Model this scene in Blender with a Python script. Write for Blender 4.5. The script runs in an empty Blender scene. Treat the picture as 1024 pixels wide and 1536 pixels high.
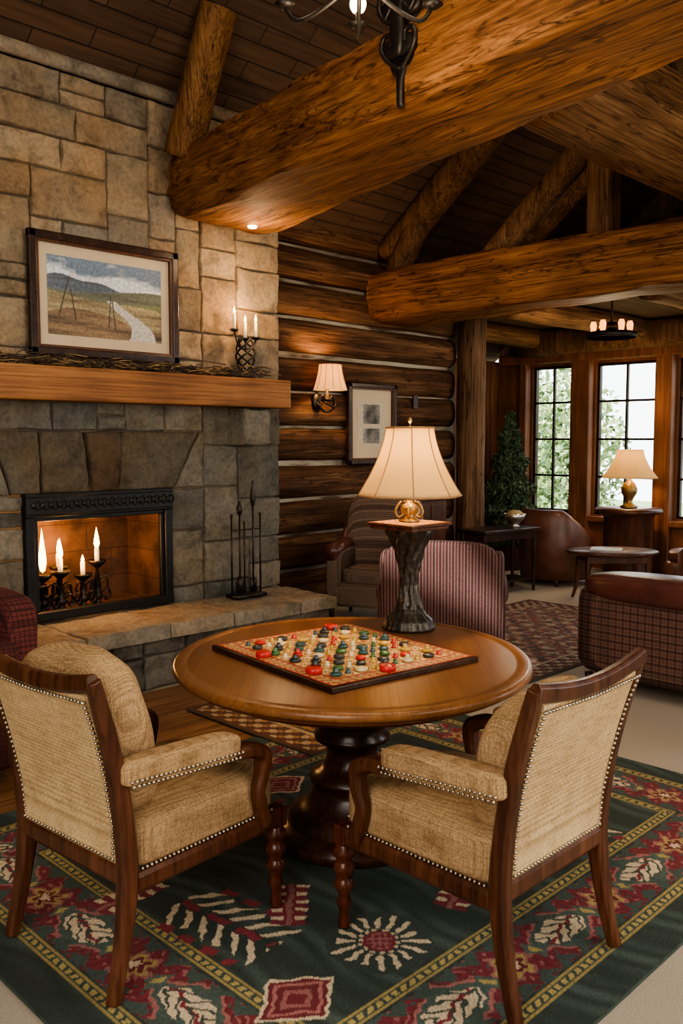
import bpy, math, random
import numpy as np
from mathutils import Vector, Matrix, Euler
random.seed(3); rng=np.random.default_rng(3)
S=bpy.context.scene
pi=math.pi

# ------------------------------------------------------------------ materials
def newmat(name):
    m=bpy.data.materials.new(name); m.use_nodes=True
    nt=m.node_tree; b=nt.nodes['Principled BSDF']
    return m,nt,b
def coord(nt,scale=(1,1,1),rot=(0,0,0),kind='Object'):
    tc=nt.nodes.new('ShaderNodeTexCoord'); mp=nt.nodes.new('ShaderNodeMapping')
    mp.inputs['Scale'].default_value=scale; mp.inputs['Rotation'].default_value=rot
    nt.links.new(tc.outputs[kind],mp.inputs['Vector']); return mp.outputs['Vector']
def noise(nt,vec,sc=5,det=4,dist=0,rough=.55):
    n=nt.nodes.new('ShaderNodeTexNoise'); n.inputs['Scale'].default_value=sc
    n.inputs['Detail'].default_value=det; n.inputs['Distortion'].default_value=dist
    n.inputs['Roughness'].default_value=rough
    nt.links.new(vec,n.inputs['Vector']); return n.outputs['Fac']
def ramp(nt,fac,stops,mode='LINEAR'):
    r=nt.nodes.new('ShaderNodeValToRGB'); cr=r.color_ramp; cr.interpolation=mode
    while len(cr.elements)<len(stops): cr.elements.new(.5)
    for e,(p,c) in zip(cr.elements,stops):
        e.position=p; e.color=(*c,1)
    nt.links.new(fac,r.inputs['Fac']); return r.outputs['Color']
def mix(nt,a,b,fac=1.0,mode='MULTIPLY'):
    m=nt.nodes.new('ShaderNodeMix'); m.data_type='RGBA'; m.blend_type=mode
    if hasattr(fac,'is_linked'): nt.links.new(fac,m.inputs[0])
    else: m.inputs[0].default_value=fac
    for s,i in ((a,6),(b,7)):
        if hasattr(s,'is_linked'): nt.links.new(s,m.inputs[i])
        else: m.inputs[i].default_value=(*s,1)
    return m.outputs[2]
def bump(nt,b,h,strength=.3,dist=.01):
    n=nt.nodes.new('ShaderNodeBump'); n.inputs['Strength'].default_value=strength
    n.inputs['Distance'].default_value=dist
    nt.links.new(h,n.inputs['Height']); nt.links.new(n.outputs['Normal'],b.inputs['Normal'])
    return n
def plain(name,c,rough=.5,metal=0,emis=None,es=0,ns=30,var=.25,bmp=.1):
    m,nt,b=newmat(name)
    f=noise(nt,coord(nt),ns,3)
    col=ramp(nt,f,[(.3,tuple(x*(1-var) for x in c)),(.7,tuple(min(1,x*(1+var)) for x in c))])
    nt.links.new(col,b.inputs['Base Color'])
    b.inputs['Roughness'].default_value=rough; b.inputs['Metallic'].default_value=metal
    if bmp: bump(nt,b,f,bmp,.004)
    if emis: b.inputs['Emission Color'].default_value=(*emis,1); b.inputs['Emission Strength'].default_value=es
    return m
def wood(name,dark,mid,light,axis='X',fine=14,slow=.9,rough=.42,sc=1.0,bm=.25,cracks=False,grain=1.0):
    m,nt,b=newmat(name)
    s=[fine,fine,fine]; s['XYZ'.index(axis)]=slow
    v=coord(nt,tuple(x*sc for x in s))
    f=noise(nt,v,1.0,8,.35,.68)
    col=ramp(nt,f,[(.30,dark),(.5,mid),(.70,light)])
    s2=[70,70,70]; s2['XYZ'.index(axis)]=1.6
    f2=noise(nt,coord(nt,tuple(x*sc for x in s2)),1.0,4)
    col2=ramp(nt,f2,[(.34,(.52,.48,.45)),(.56,(1,1,1))])
    f3=noise(nt,coord(nt,(1.7*sc,1.7*sc,1.7*sc)),1.0,3)
    col3=ramp(nt,f3,[(.3,(.58,.55,.52)),(.65,(1.0,1.0,1.0))])
    c=mix(nt,col,col2,grain); c=mix(nt,c,col3)
    if cracks:
        for sl,wd,dk in ((.28,.010,.14),(.5,.006,.22)):
            s4=[6/sl*.3,6/sl*.3,6/sl*.3]; s4['XYZ'.index(axis)]=sl
            f4=noise(nt,coord(nt,tuple(s4)),1.0,4,.25)
            cr=ramp(nt,f4,[(.5-wd,(1,1,1)),(.5,(dk,dk*.85,dk*.7)),(.5+wd,(1,1,1))])
            c=mix(nt,c,cr,.9)
        vo=nt.nodes.new('ShaderNodeTexVoronoi'); vo.inputs['Scale'].default_value=1
        s5=[4.5,4.5,4.5]; s5['XYZ'.index(axis)]=1.5
        nt.links.new(coord(nt,tuple(s5)),vo.inputs['Vector'])
        kn=ramp(nt,vo.outputs['Distance'],[(.03,(.22,.16,.12)),(.08,(.7,.64,.58)),(.13,(1,1,1))])
        c=mix(nt,c,kn,.9)
    nt.links.new(c,b.inputs['Base Color']); b.inputs['Roughness'].default_value=rough
    b.inputs['Specular IOR Level'].default_value=.2 if cracks else .4
    n1=bump(nt,b,f2,bm,.006)
    if cracks:
        n2=nt.nodes.new('ShaderNodeBump'); n2.inputs['Strength'].default_value=.8; n2.inputs['Distance'].default_value=.025
        s6=[7,7,7]; s6['XYZ'.index(axis)]=2.5
        f6=noise(nt,coord(nt,tuple(s6)),1.0,4)
        nt.links.new(f6,n2.inputs['Height']); nt.links.new(n2.outputs['Normal'],n1.inputs['Normal'])
    return m
BEAM=wood('beam_wood_y',(.115,.046,.016),(.255,.110,.038),(.40,.195,.075),'Y',20,.7,.72,bm=.7,cracks=True)
BEAMX=wood('beam_wood_x',(.11,.05,.02),(.23,.115,.047),(.36,.20,.09),'X',16,.7,.72,bm=.7,cracks=True)
BEAMZ=wood('beam_wood_z',(.115,.05,.019),(.235,.115,.044),(.35,.19,.08),'Z',14,.8,.72,bm=.7,cracks=True)
RAFT=wood('rafter_wood',(.075,.036,.016),(.17,.088,.04),(.27,.15,.072),'Z',14,.8,.75,bm=.7,cracks=True)
MANT=wood('mantel_wood',(.26,.10,.032),(.39,.17,.058),(.48,.23,.088),'X',12,.5,.65)
LOGM=wood('log_wall_wood',(.036,.018,.010),(.125,.060,.029),(.30,.165,.085),'X',11,.6,.78,bm=1.0,cracks=True)
POSTM=wood('post_wood',(.08,.046,.026),(.18,.105,.058),(.28,.175,.105),'Z',12,.7,.75,bm=.5,cracks=True)
WINW=wood('window_trim_wood',(.12,.045,.02),(.25,.10,.043),(.35,.155,.068),'Z',10,.8,.5)
DARKW=wood('dark_wood',(.014,.007,.005),(.042,.019,.011),(.08,.036,.02),'Y',12,1,.3)
TABW=wood('table_wood',(.19,.075,.027),(.27,.115,.042),(.34,.155,.06),'X',9,.9,.30,bm=.03,grain=.55)
PEDW=wood('pedestal_wood',(.016,.007,.005),(.045,.017,.010),(.09,.035,.018),'Z',8,1.2,.28,bm=.1)
CHW=wood('chair_frame_wood',(.05,.016,.008),(.11,.039,.018),(.175,.068,.030),'Z',14,2,.34,bm=.1)
LEGW=wood('turned_leg_wood',(.05,.012,.007),(.10,.027,.014),(.16,.048,.022),'Z',14,3,.25,bm=.05)
FLW=wood('floor_plank_wood',(.15,.068,.031),(.28,.14,.064),(.40,.22,.11),'X',8,.7,.4)
IRON=plain('wrought_iron',(.04,.034,.03),.42,.8,bmp=.3)
BRONZE=plain('bronze_metal',(.05,.042,.034),.38,.6,bmp=.6,ns=60,var=.5)
BLACKM=plain('black_metal',(.022,.023,.025),.4,.5)
NAIL=plain('nailhead_metal',(.52,.46,.36),.35,1.0,bmp=0)
def chinkmat():
    m,nt,b=newmat('chinking_mortar')
    f=noise(nt,coord(nt,(1.1,1,6)),1.6,5)
    nt.links.new(ramp(nt,f,[(.36,(.10,.065,.04)),(.45,(.38,.32,.24)),(.6,(.58,.51,.41))]),b.inputs['Base Color'])
    b.inputs['Roughness'].default_value=.9; return m
CHINK=chinkmat()
PLASTER=plain('plaster',(.52,.45,.36),.9,ns=8)
MORTAR=plain('mortar',(.13,.11,.085),.95,ns=30)
CARPET=plain('carpet_beige',(.38,.33,.265),.95,ns=180,var=.2,bmp=.5)
LEATHR=plain('maroon_leather',(.09,.028,.022),.33,ns=6,var=.35,bmp=.25)
LEATHB=plain('brown_leather',(.11,.042,.024),.38,ns=6,var=.35,bmp=.25)
CANDLE=plain('candle_wax',(.8,.7,.5),.5,emis=(1,.6,.25),es=.35)
def emis(name,c,s):
    m,nt,b=newmat(name)
    b.inputs['Base Color'].default_value=(*c,1)
    b.inputs['Emission Color'].default_value=(*c,1); b.inputs['Emission Strength'].default_value=s
    return m
FLAME=emis('flame',(1,.50,.13),16)
BULB=emis('bulb',(1,.80,.5),10)
def planks(name):
    m,nt,b=newmat(name)
    v=coord(nt,(1,1,1))
    br=nt.nodes.new('ShaderNodeTexBrick'); nt.links.new(v,br.inputs['Vector'])
    br.inputs['Scale'].default_value=1; br.inputs['Brick Width'].default_value=.75; br.inputs['Row Height'].default_value=.11
    br.inputs['Mortar Size'].default_value=.005
    br.inputs['Color1'].default_value=(.11,.06,.033,1); br.inputs['Color2'].default_value=(.08,.043,.024,1)
    br.inputs['Mortar'].default_value=(.018,.010,.006,1)
    f=noise(nt,coord(nt,(2,30,30)),1,4)
    c=mix(nt,br.outputs['Color'],ramp(nt,f,[(.3,(.6,.55,.5)),(.7,(1.15,1.15,1.15))]))
    nt.links.new(c,b.inputs['Base Color']); b.inputs['Roughness'].default_value=.85
    bump(nt,b,br.outputs['Fac'],-.4,.01); return m
CEIL=planks('ceiling_planks')
def stonemat(name):
    m,nt,b=newmat(name)
    at=nt.nodes.new('ShaderNodeAttribute'); at.attribute_name='Col'
    v=coord(nt)
    f=noise(nt,v,6,9,.5,.70); f2=noise(nt,v,38,5); f3=noise(nt,v,2.6,4)
    c=mix(nt,at.outputs['Color'],ramp(nt,f,[(.28,(.42,.40,.37)),(.5,(.95,.92,.88)),(.75,(1.35,1.28,1.12))]))
    c=mix(nt,c,ramp(nt,f2,[(.3,(.7,.7,.7)),(.6,(1,1,1))]))
    c=mix(nt,c,ramp(nt,f3,[(.35,(1.0,.88,.75)),(.6,(1,1,1))]))
    nt.links.new(c,b.inputs['Base Color']); b.inputs['Roughness'].default_value=.9
    b.inputs['Specular IOR Level'].default_value=.2
    bump(nt,b,f,1.0,.03); return m
STONE=stonemat('fieldstone')
def attrmat(name,rough=.95,bs=260,bstr=.6):
    m,nt,b=newmat(name)
    at=nt.nodes.new('ShaderNodeAttribute'); at.attribute_name='Col'
    f=noise(nt,coord(nt),bs,2)
    c=mix(nt,at.outputs['Color'],ramp(nt,f,[(.3,(.65,.65,.65)),(.65,(1.15,1.15,1.15))]))
    nt.links.new(c,b.inputs['Base Color']); b.inputs['Roughness'].default_value=rough
    bump(nt,b,f,bstr,.004); return m
RUGM=attrmat('rug_pile'); BOARDM=attrmat('board_print',.4,100,.05); ARTM=attrmat('art_print',.5,50,.02)
def wave(nt,vec,sc,axis='X',dist=0):
    w=nt.nodes.new('ShaderNodeTexWave'); w.bands_direction=axis; w.inputs['Scale'].default_value=sc
    w.inputs['Distortion'].default_value=dist; nt.links.new(vec,w.inputs['Vector']); return w.outputs['Fac']
def fabric(name,c,var=.2,ws=80,diamond=False,slub=1.0):
    m,nt,b=newmat(name)
    v=coord(nt)
    f=noise(nt,v,170,3); fl=noise(nt,v,4,3)
    c1=tuple(x*(1-var*1.3) for x in c); c2=tuple(min(1,x*(1+var*.9)) for x in c)
    col=ramp(nt,f,[(.34,c1),(.62,c2)])
    for ax in 'XYZ':
        w_=wave(nt,v,ws,ax,.6); col=mix(nt,col,ramp(nt,w_,[(0,(.70,.67,.62)),(.5,(1,1,1))]),.8)
    for s_ in ((14,14,260),(260,14,14),(14,260,14)):
        sl=noise(nt,coord(nt,s_),1,3); col=mix(nt,col,ramp(nt,sl,[(.32,(.74,.70,.64)),(.5,(1,1,1)),(.72,(1.10,1.09,1.05))]),.75*slub)
    if diamond:
        for r_ in (.785,-.785):
            d_=wave(nt,coord(nt,rot=(0,r_,0)),22,'X'); col=mix(nt,col,ramp(nt,d_,[(.0,(.90,.88,.85)),(.2,(1,1,1))]))
    col=mix(nt,col,ramp(nt,fl,[(.3,(.80,.77,.73)),(.65,(1.03,1.03,1.03))]))
    nt.links.new(col,b.inputs['Base Color']); b.inputs['Roughness'].default_value=.95
    b.inputs['Specular IOR Level'].default_value=.15
    bump(nt,b,f,.5,.003); return m
BEIGE=fabric('beige_woven_fabric',(.50,.345,.20))
BEIGEL=fabric('beige_back_fabric',(.72,.55,.335),.14,110,True,.7)
def stripes(name,a,bc,ws=7,axis='X'):
    m,nt,b=newmat(name); v=coord(nt)
    w1=wave(nt,v,ws,axis); w3=wave(nt,v,ws*.5,axis)
    c=ramp(nt,w1,[(.74,a),(.92,bc),(.98,bc)])
    c=mix(nt,c,ramp(nt,w3,[(.2,(.75,.7,.7)),(.6,(1.1,1.1,1.1))]))
    w2=wave(nt,v,42,'Z')
    c=mix(nt,c,ramp(nt,w2,[(.1,(.45,.42,.40)),(.6,(1.1,1.1,1.1))]),.7)
    f=noise(nt,v,120,2)
    c=mix(nt,c,ramp(nt,f,[(.3,(.7,.7,.7)),(.6,(1.1,1.1,1.1))]))
    nt.links.new(c,b.inputs['Base Color']); b.inputs['Roughness'].default_value=.9
    bump(nt,b,f,.4,.004); return m
def plaid(name,a,bc,ws=6):
    m,nt,b=newmat(name); v=coord(nt); c=ramp(nt,noise(nt,v,90,3),[(.3,tuple(x*.75 for x in a)),(.7,tuple(x*1.25 for x in a))])
    for ax in 'XYZ':
        c=mix(nt,c,ramp(nt,wave(nt,v,ws,ax),[(.80,(0,0,0)),(.93,tuple(x*.6 for x in bc)),(1,bc)]),.55,'ADD')
        c=mix(nt,c,ramp(nt,wave(nt,v,ws*.5,ax),[(.1,(.55,.5,.5)),(.4,(1,1,1))]))
        c=mix(nt,c,ramp(nt,wave(nt,v,ws*4.1,ax),[(.1,(.7,.68,.66)),(.6,(1.05,1.05,1.05))]))
    nt.links.new(c,b.inputs['Base Color']); b.inputs['Roughness'].default_value=.92; return m
STRIPE=stripes('striped_maroon_fabric',(.070,.020,.021),(.19,.125,.10),15)
PLAID=plaid('plaid_fabric',(.105,.046,.038),(.09,.06,.045),13)
WOVEN=plaid('woven_check_fabric',(.19,.13,.10),(.15,.12,.09),38)
REDF=plaid('red_upholstery',(.14,.024,.024),(.04,.016,.012),26)
def shade(name,c,es,tr_=.55):
    m,nt,b=newmat(name)
    f=noise(nt,coord(nt,(1,1,1)),40,3)
    col=ramp(nt,f,[(.3,tuple(x*.94 for x in c)),(.7,c)])
    nt.links.new(col,b.inputs['Base Color']); b.inputs['Roughness'].default_value=.9
    tr=nt.nodes.new('ShaderNodeBsdfTranslucent'); nt.links.new(col,tr.inputs['Color'])
    mx=nt.nodes.new('ShaderNodeMixShader'); mx.inputs[0].default_value=tr_
    out=nt.nodes['Material Output']
    nt.links.new(b.outputs[0],mx.inputs[1]); nt.links.new(tr.outputs[0],mx.inputs[2]); nt.links.new(mx.outputs[0],out.inputs['Surface'])
    b.inputs['Emission Color'].default_value=(1,.60,.24,1); b.inputs['Emission Strength'].default_value=es
    return m
SHADE=shade('lampshade_linen',(.76,.60,.33),.50,.66)
def leafm(name,a,bc):
    m,nt,b=newmat(name)
    f=noise(nt,coord(nt),6,3)
    nt.links.new(ramp(nt,f,[(.35,a),(.65,bc)]),b.inputs['Base Color']); b.inputs['Roughness'].default_value=.6
    return m
LEAF=leafm('garden_leaves',(.24,.36,.13),(.56,.66,.32))
LEAFD=leafm('garden_leaves_dark',(.05,.10,.04),(.18,.28,.12))
FIR=leafm('evergreen_needles',(.035,.06,.03),(.11,.16,.075))

# ------------------------------------------------------------------ mesh helpers
class MB:
    def __init__(s): s.v=[];s.f=[];s.m=[];s.c=[]
    def add(s,vf,mi=0,M=None,col=None):
        v,f=vf; o=len(s.v)
        s.v+= [tuple(M@Vector(p)) for p in v] if M else [tuple(p) for p in v]
        s.f+=[tuple(i+o for i in q) for q in f]; s.m+=[mi]*len(f)
        s.c+=[(*(col or (1,1,1)),1)]*len(v); return s
    def obj(s,name,mats,smooth=True,bevel=0,parent=None,col=False,segs=2):
        me=bpy.data.meshes.new(name); me.from_pydata(s.v,[],s.f)
        if not isinstance(mats,(list,tuple)): mats=[mats]
        for m in mats: me.materials.append(m)
        me.polygons.foreach_set('material_index',s.m)
        me.polygons.foreach_set('use_smooth',[smooth]*len(s.f))
        if col:
            a=me.color_attributes.new('Col','FLOAT_COLOR','POINT')
            a.data.foreach_set('color',np.array(s.c,dtype=np.float32).ravel())
        me.update(); ob=bpy.data.objects.new(name,me); S.collection.objects.link(ob)
        if bevel:
            md=ob.modifiers.new('bevel','BEVEL'); md.width=bevel; md.segments=segs; md.limit_method='ANGLE'; md.angle_limit=.6
        if parent: ob.parent=parent
        return ob
def one(name,vf,mat,smooth=True,bevel=0,parent=None,M=None,segs=2):
    return MB().add(vf,0,M).obj(name,mat,smooth,bevel,parent,segs=segs)
def empty(name,loc=(0,0,0),rz=0):
    e=bpy.data.objects.new(name,None); e.empty_display_size=.1; S.collection.objects.link(e)
    e.location=loc; e.rotation_euler=(0,0,rz); return e
def box(x0,x1,y0,y1,z0,z1):
    v=[(x,y,z) for x in (x0,x1) for y in (y0,y1) for z in (z0,z1)]
    f=[(0,1,3,2),(4,6,7,5),(0,4,5,1),(2,3,7,6),(0,2,6,4),(1,5,7,3)]
    return v,f
def lathe(prof,n=32,c=(0,0,0),flute=0,nf=8,sx=1,sy=1):
    v=[];f=[]
    for k,(r,z) in enumerate(prof):
        for i in range(n):
            a=2*pi*i/n; rr=r*(1+flute*math.cos(nf*a))
            v.append((c[0]+rr*math.cos(a)*sx,c[1]+rr*math.sin(a)*sy,c[2]+z))
    for k in range(len(prof)-1):
        for i in range(n):
            j=(i+1)%n; f.append((k*n+i,k*n+j,(k+1)*n+j,(k+1)*n+i))
    if prof[0][0]>1e-4: f.append(tuple(range(n))[::-1])
    if prof[-1][0]>1e-4: f.append(tuple((len(prof)-1)*n+i for i in range(n)))
    return v,f
def frames(pts):
    P=[Vector(p) for p in pts]; T=[]
    for i in range(len(P)):
        a=P[max(0,i-1)]; b=P[min(len(P)-1,i+1)]; T.append((b-a).normalized())
    u=Vector((0,0,1)) if abs(T[0].z)<.9 else Vector((1,0,0))
    F=[]
    for t in T:
        u=(u-t*u.dot(t)).normalized(); F.append((u.copy(),t.cross(u)))
    return P,T,F
def tube(pts,r,n=10,cap=True):
    P,T,F=frames(pts); v=[];f=[]
    if not isinstance(r,(list,tuple)): r=[r]*len(P)
    for p,(u,w),rr in zip(P,F,r):
        for i in range(n):
            a=2*pi*i/n; v.append(p+(u*math.cos(a)+w*math.sin(a))*rr)
    for k in range(len(P)-1):
        for i in range(n):
            j=(i+1)%n; f.append((k*n+i,k*n+j,(k+1)*n+j,(k+1)*n+i))
    if cap: f.append(tuple(range(n))[::-1]); f.append(tuple((len(P)-1)*n+i for i in range(n)))
    return v,f
def smoothpts(pts,k=6):
    P=[Vector(p) for p in pts]; out=[]
    for i in range(len(P)-1):
        p0=P[max(0,i-1)];p1=P[i];p2=P[i+1];p3=P[min(len(P)-1,i+2)]
        for j in range(k):
            t=j/k
            out.append(.5*((2*p1)+(p2-p0)*t+(2*p0-5*p1+4*p2-p3)*t*t+(3*p1-p0-3*p2+p3)*t**3))
    out.append(P[-1]); return out
def rsweep(pts,w,d,side=(1,0,0),ch=.22):
    P=[Vector(p) for p in pts]; s=Vector(side); v=[];f=[];N=len(P)
    if not isinstance(w,(list,tuple)): w=[w]*N
    if not isinstance(d,(list,tuple)): d=[d]*N
    sec=[(-1,-1+2*ch),(-1+2*ch,-1),(1-2*ch,-1),(1,-1+2*ch),(1,1-2*ch),(1-2*ch,1),(-1+2*ch,1),(-1,1-2*ch)]
    for i in range(N):
        t=(P[min(N-1,i+1)]-P[max(0,i-1)]).normalized(); ss=(s-t*s.dot(t)).normalized(); nn=t.cross(ss)
        for a,b in sec: v.append(P[i]+ss*(a*w[i]/2)+nn*(b*d[i]/2))
    for k in range(N-1):
        for i in range(8):
            j=(i+1)%8; f.append((k*8+i,k*8+j,(k+1)*8+j,(k+1)*8+i))
    f.append(tuple(range(8))[::-1]); f.append(tuple((N-1)*8+i for i in range(8)))
    return v,f
def lin(vals,n):
    x=np.linspace(0,len(vals)-1,n); return list(np.interp(x,range(len(vals)),vals))
def sbox(c,size,e=5,n=12,warp=None):
    vs={};v=[];f=[]
    def vid(p):
        k=tuple(round(x,5) for x in p)
        if k not in vs:
            q=[abs(x) for x in p]; L=sum(x**e for x in q)**(1/e)
            r=[p[i]/L*size[i]/2 for i in range(3)]
            if warp: r=warp(*r)
            vs[k]=len(v); v.append((c[0]+r[0],c[1]+r[1],c[2]+r[2]))
        return vs[k]
    for ax in range(3):
        for sg in (-1,1):
            for i in range(n):
                for j in range(n):
                    q=[]
                    for a,b in ((i,j),(i+1,j),(i+1,j+1),(i,j+1)):
                        p=[0,0,0]; p[ax]=sg
                        p[(ax+1)%3]=math.tan((-1+2*a/n)*pi/4); p[(ax+2)%3]=math.tan((-1+2*b/n)*pi/4)
                        q.append(vid(p))
                    f.append(tuple(q) if sg>0 else tuple(q[::-1]))
    return v,f
def ball(c,r,n=10,m=6):
    sx,sy,sz=r if isinstance(r,(tuple,list)) else (r,r,r)
    prof=[(math.sin(pi*k/m),-math.cos(pi*k/m)) for k in range(m+1)]
    v=[];f=[]
    for q,z in prof:
        for i in range(n):
            a=2*pi*i/n; v.append((c[0]+sx*q*math.cos(a),c[1]+sy*q*math.sin(a),c[2]+sz*z))
    for k in range(m):
        for i in range(n):
            j=(i+1)%n; f.append((k*n+i,k*n+j,(k+1)*n+j,(k+1)*n+i))
    return v,f
def log(p0,p1,r,seed=0,n=18,seg=22,irr=.05,e=None,ry=None):
    a=Vector(p0);b=Vector(p1); R=random.Random(seed); t=(b-a).normalized()
    u=Vector((0,0,1)) if abs(t.z)<.9 else Vector((0,1,0)); u=(u-t*u.dot(t)).normalized(); w=t.cross(u)
    ph=[R.uniform(0,6.28) for _ in range(6)]; v=[];f=[]; L=(b-a).length
    for k in range(seg+1):
        s=k/seg; c=a+(b-a)*s
        for i in range(n):
            th=2*pi*i/n
            rr=1+irr*(math.sin(s*L*1.7+ph[0]+th)+.6*math.sin(s*L*4.1+ph[1]+2*th)+.4*math.sin(3*th+ph[2]+s*L)+.35*math.sin(s*L*9+ph[3]+5*th))
            cu,cw=math.cos(th),math.sin(th)
            if e:
                q=(abs(cu)**e+abs(cw)**e)**(-1/e); cu*=q;cw*=q
            v.append(c+u*(cu*r*rr)+w*(cw*(ry or r)*rr))
    for k in range(seg):
        for i in range(n):
            j=(i+1)%n; f.append((k*n+i,k*n+j,(k+1)*n+j,(k+1)*n+i))
    f.append(tuple(range(n))[::-1]); f.append(tuple(seg*n+i for i in range(n)))
    return v,f
def T(x,y,z,rx=0,ry=0,rz=0,s=1):
    return Matrix.Translation((x,y,z))@Euler((rx,ry,rz)).to_matrix().to_4x4()@Matrix.Scale(s,4)
def light(kind,name,loc,power,col=(1,.8,.55),size=.1,rot=None,sy=None,parent=None):
    L=bpy.data.lights.new(name,kind); L.energy=power; L.color=col
    if kind=='AREA':
        L.size=size
        if sy: L.shape='RECTANGLE'; L.size_y=sy
    elif kind=='SUN': L.angle=size
    else: L.shadow_soft_size=size
    o=bpy.data.objects.new(name,L); S.collection.objects.link(o); o.location=loc
    if rot: o.rotation_euler=rot
    if parent: o.parent=parent
    return o

# ------------------------------------------------------------------ room shell
RZ=lambda y: 3.5+.78*(6.05-y)
one('floor',box(-2,10.1,-2.5,7.1,-.1,0),CARPET,False)
fp=MB()
yy=3.5
while yy<4.74:
    xx=-1.9
    while xx<4.9:
        L=random.uniform(.9,1.7); x1=min(xx+L,4.95)
        fp.add(box(xx,x1-.003,yy,min(yy+.117,4.745),.0,.005)); xx=x1
    yy+=.12
fp.obj('floor_planks',FLW,False)
def slab(x0,x1,ya,za,yb,zb,t):
    v=[(x,y,z) for x in (x0,x1) for y,z in ((ya,za),(yb,zb),(yb,zb+t),(ya,za+t))]
    return v,[(0,1,2,3),(7,6,5,4),(0,4,5,1),(1,5,6,2),(2,6,7,3),(3,7,4,0)]
ridge=1.78
c=MB(); c.add(slab(-2,10.1,7.2,RZ(7.2),ridge,RZ(ridge),.12)); c.add(slab(-2,10.1,ridge,RZ(ridge),-2.6,RZ(7.2),.12))
c.obj('ceiling',CEIL,False)
lw=MB(); lw.add(box(-2,7.82,6.072,6.35,0,3.36),1)
zc=.06+.165;k=0
while zc<3.55:
    lw.add(log((-2,6.15,zc),(7.75,6.15,zc+random.uniform(-.010,.010)),.157,seed=k,seg=120,irr=.028,e=3.0,n=32),0); zc+=.33;k+=1
lw.obj('wall_north',[LOGM,CHINK])
al=MB(); al.add(box(7.83,10,7.0,7.1,0,2.64)); al.add(box(7.83,7.93,6.36,7.0,0,2.64))
for i in range(10): al.add(box(7.93+i*.207,7.93+i*.207+.19,6.97,7.0,.02,2.6))
al.obj('wall_alcove',WINW,False,.004)
SILL,HEAD=.675,2.54
wins=[(5.87,6.46),(4.77,5.55),(3.72,4.50),(2.66,3.44),(1.60,2.38)]
e=MB(); e.add(box(10,10.15,-2.5,7,0,SILL)); e.add(box(10,10.15,-2.5,7,HEAD,2.95))
edges=[7.0]+[q for w in wins for q in (w[1],w[0])]+[-2.5]
for i in range(0,len(edges),2): e.add(box(10,10.15,edges[i+1],edges[i],SILL,HEAD))
e.obj('wall_east',WINW,False)
tr=MB()
for a,b in zip([6.46,5.55,4.5,3.44,2.38],[6.62,5.87,4.77,3.72,2.66]): tr.add(box(9.88,10,a+.03,b-.03,0,2.62))
tr.add(box(9.9,10,-2.5,6.6,SILL-.09,SILL-.02)); tr.add(box(9.84,10,-2.5,6.9,HEAD+.03,HEAD+.16))
tr.obj('trim_1',WINW,False,.012)
g=MB(); g.add(([(10.05,-2.5,2.95),(10.05,7,2.95),(10.05,7,2.76),(10.05,ridge,RZ(ridge)),(10.05,-2.5,3.4)],[(0,1,3,4),(1,2,3)]))
g.obj('wall_gable_east',CEIL,False)
gp=MB()
z=3.0;k=0
while z<6.5:
    yl=7-(max(0,z+.3-2.76))/.78; yr=2*ridge-yl
    if yl>yr+.4: gp.add(log((9.95,max(-2.4,yr+.1),z+.13),(9.95,yl-.25,z+.13),.13,seed=90+k,e=3,irr=.02),0)
    z+=.29;k+=1
gp.obj('wall_gable_logs',LOGM)
for i,(a,b) in enumerate(wins):
    w=MB(); t=.035; x0,x1=10.03,10.09
    w.add(box(x0,x1,a,a+t,SILL,HEAD));w.add(box(x0,x1,b-t,b,SILL,HEAD));w.add(box(x0,x1,a,b,SILL,SILL+t));w.add(box(x0,x1,a,b,HEAD-t,HEAD))
    w.add(box(x0,x1-.02,(a+b)/2-.014,(a+b)/2+.014,SILL,HEAD))
    for q in (1,2,3):
        zz=SILL+(HEAD-SILL)*q/4; w.add(box(x0,x1-.02,a,b,zz-.014,zz+.014))
    w.obj('window_%d'%(i+1),DARKW,False,.004)
one('wall_south',box(-2,10.1,-2.6,-2.5,0,3.0),PLASTER,False)
one('wall_west',box(-2.1,-2,-2.5,6.35,0,6.0),PLASTER,False)
one('ceiling_soffit',box(6.95,9.98,-2.4,6.55,2.97,3.03),CEIL,False)
for i,y in enumerate((.6,2.0,3.4,4.8,6.2)):
    one('ceiling_beam_joist'+('' if i==0 else '.%03d'%i),log((6.95,y,2.85),(9.86,y,2.85),.115,seed=30+i,e=3),BEAMX)
one('header_beam',log((9.70,-2.4,2.80),(9.70,6.5,2.80),.15,seed=41,e=4,irr=.02),RAFT)
one('log_post',log((7.84,5.84,0),(7.84,5.84,2.95),.155,seed=5,irr=.03),POSTM)

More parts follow.
